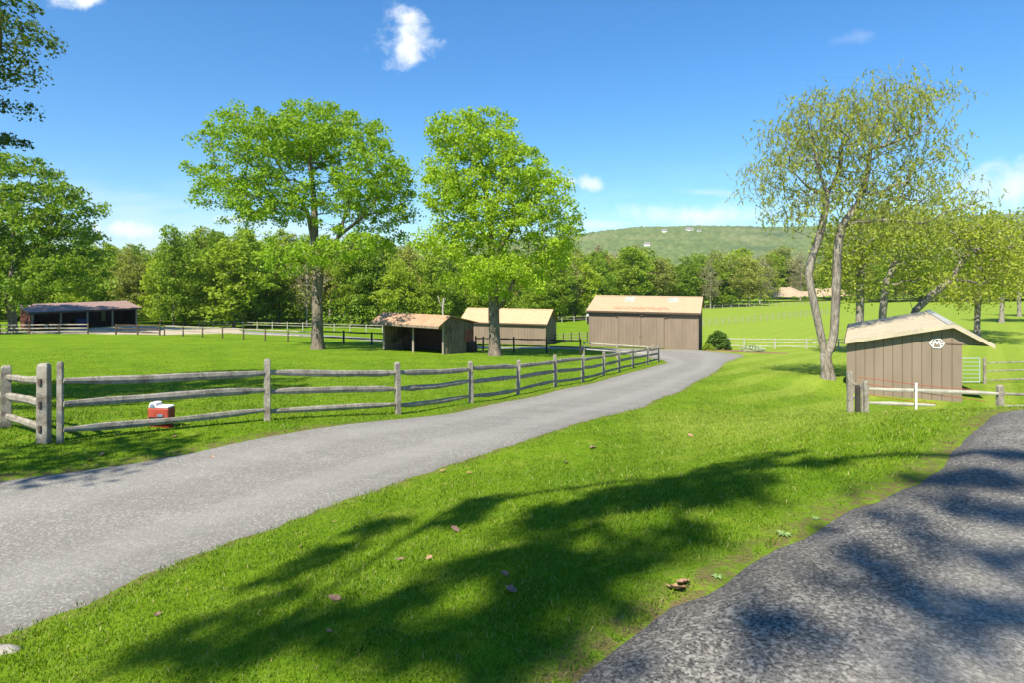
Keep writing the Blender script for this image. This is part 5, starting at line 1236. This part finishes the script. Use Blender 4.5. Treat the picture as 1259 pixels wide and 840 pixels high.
# weeds at the side driveway edge
def weed(px, py, s, label, seed):
    g = ground_hit(px, py); e = empty('weed', (g[0], g[1], g[2])); tag(e, label, 'weed'); rg = random.Random(seed); m_ = MB()
    for k in range(9):
        a = 2*math.pi*k/9+rg.uniform(-.3, .3); l_ = s*rg.uniform(.6, 1); w_ = l_*.2; d = Vector((math.cos(a), math.sin(a), 0)); n_ = Vector((-d.y, d.x, 0))
        m_.poly([Vector((0,0,.005)), d*l_*.5+n_*w_+Vector((0,0,l_*.35)), d*l_+Vector((0,0,l_*.22)), d*l_*.5-n_*w_+Vector((0,0,l_*.35))], [(0,1,2,3)])
    m_.build('leaves', M['paleleaf'], e)
weed(963, 659, .06, 'pale broad-leaved weed on the edge of the side driveway, upper one', 1); weed(882, 711, .04, 'small green weed on the side driveway edge near the dry leaves', 2); weed(1003, 639, .04, 'tiny weed farthest up the side driveway edge', 3)

# distant bank and houses
def bank():
    n = 40; m = 8; V_ = []
    A = at(944, 362, 236); B = at(1052, 363, 250)
    for i in range(n):
        f = i/(n-1); x = A[0]+(B[0]-A[0])*f; y = A[1]+(B[1]-A[1])*f; hh = (3.0 + .9*math.sin(f*9)+.5*math.sin(f*23))*min(1, f*7, (1-f)*7)**.6
        for j in range(m):
            g = j/(m-1); V_.append((x+math.sin(f*31+j)*.3, y+g*7, A[2]-.9+hh*math.sin(g*math.pi/2)+.2*math.sin(f*50+g*9)))
    idx = np.arange(n*m).reshape(n, m); Fq = np.stack([idx[:-1, :-1], idx[:-1, 1:], idx[1:, 1:], idx[1:, :-1]], -1).reshape(-1, 4)
    tag(link('bare_bank', fastmesh('bare_bank', np.array(V_), Fq, 4, M['sand'], False)), kind='structure')
bank()
import mathutils
bpy.context.view_layer.update()
hills_o = bpy.data.objects['hills']
def house(px, py, Yg, s, lab, w_=12):
    d = Vector(((px-CX)/F, 1, (HY-py)/F)); ok, hit, nr, fi = hills_o.ray_cast(Vector((0,0,0)), d.normalized())
    if not ok: hit = d*1400
    e = empty('far_house', (hit.x, hit.y, hit.z-2), .2); tag(e, lab, 'house', 'white houses on the far hill')
    e.scale = (s, s, s)
    m_ = MB(); m_.box(-w_/2, w_/2, -4, 4, -4, 6); m_.prism([(-4,6),(4,6),(0,9)], 'x', -w_/2+.1, w_/2-.1); m_.build('wall', M['houses'], e)
    m_ = MB(); m_.prism([(-4.8,5.6),(0,9.2),(0,9.8),(-4.8,6.2)], 'x', -w_/2-.6, w_/2+.6); m_.prism([(4.8,5.6),(4.8,6.2),(0.01,9.8),(0.01,9.2)], 'x', -w_/2-.6, w_/2+.6); m_.build('roof', M['houseroof'], e)
house(796, 301, 0, .75, 'small white house halfway up the far hill above the big barn')
house(817, 284.5, 0, .8, 'small pale house near the hilltop, left of the wider one')
house(848, 283, 0, .85, 'widest white house on the hilltop skyline', 18)
house(860, 284, 0, .6, 'tiny pale house just right of the widest hilltop house')

# ------------------------------------------------------------------ air
hz = MB(); hz.box(-3600, 3600, -330, 3600, -19, 190)
hm = bpy.data.materials.new('haze'); hm.use_nodes = True; ht = hm.node_tree; ht.nodes.clear()
ho = ht.nodes.new('ShaderNodeOutputMaterial'); hv = ht.nodes.new('ShaderNodeVolumePrincipled')
hv.inputs['Color'].default_value = (0.80, 0.88, 1.0, 1); hv.inputs['Density'].default_value = 0.00009; hv.inputs['Anisotropy'].default_value = 0.2
ht.links.new(hv.outputs[0], ho.inputs['Volume'])
hz_o = hz.build('haze', hm); tag(hz_o, 'thin bluish air haze over the whole valley', 'haze', kind='stuff')
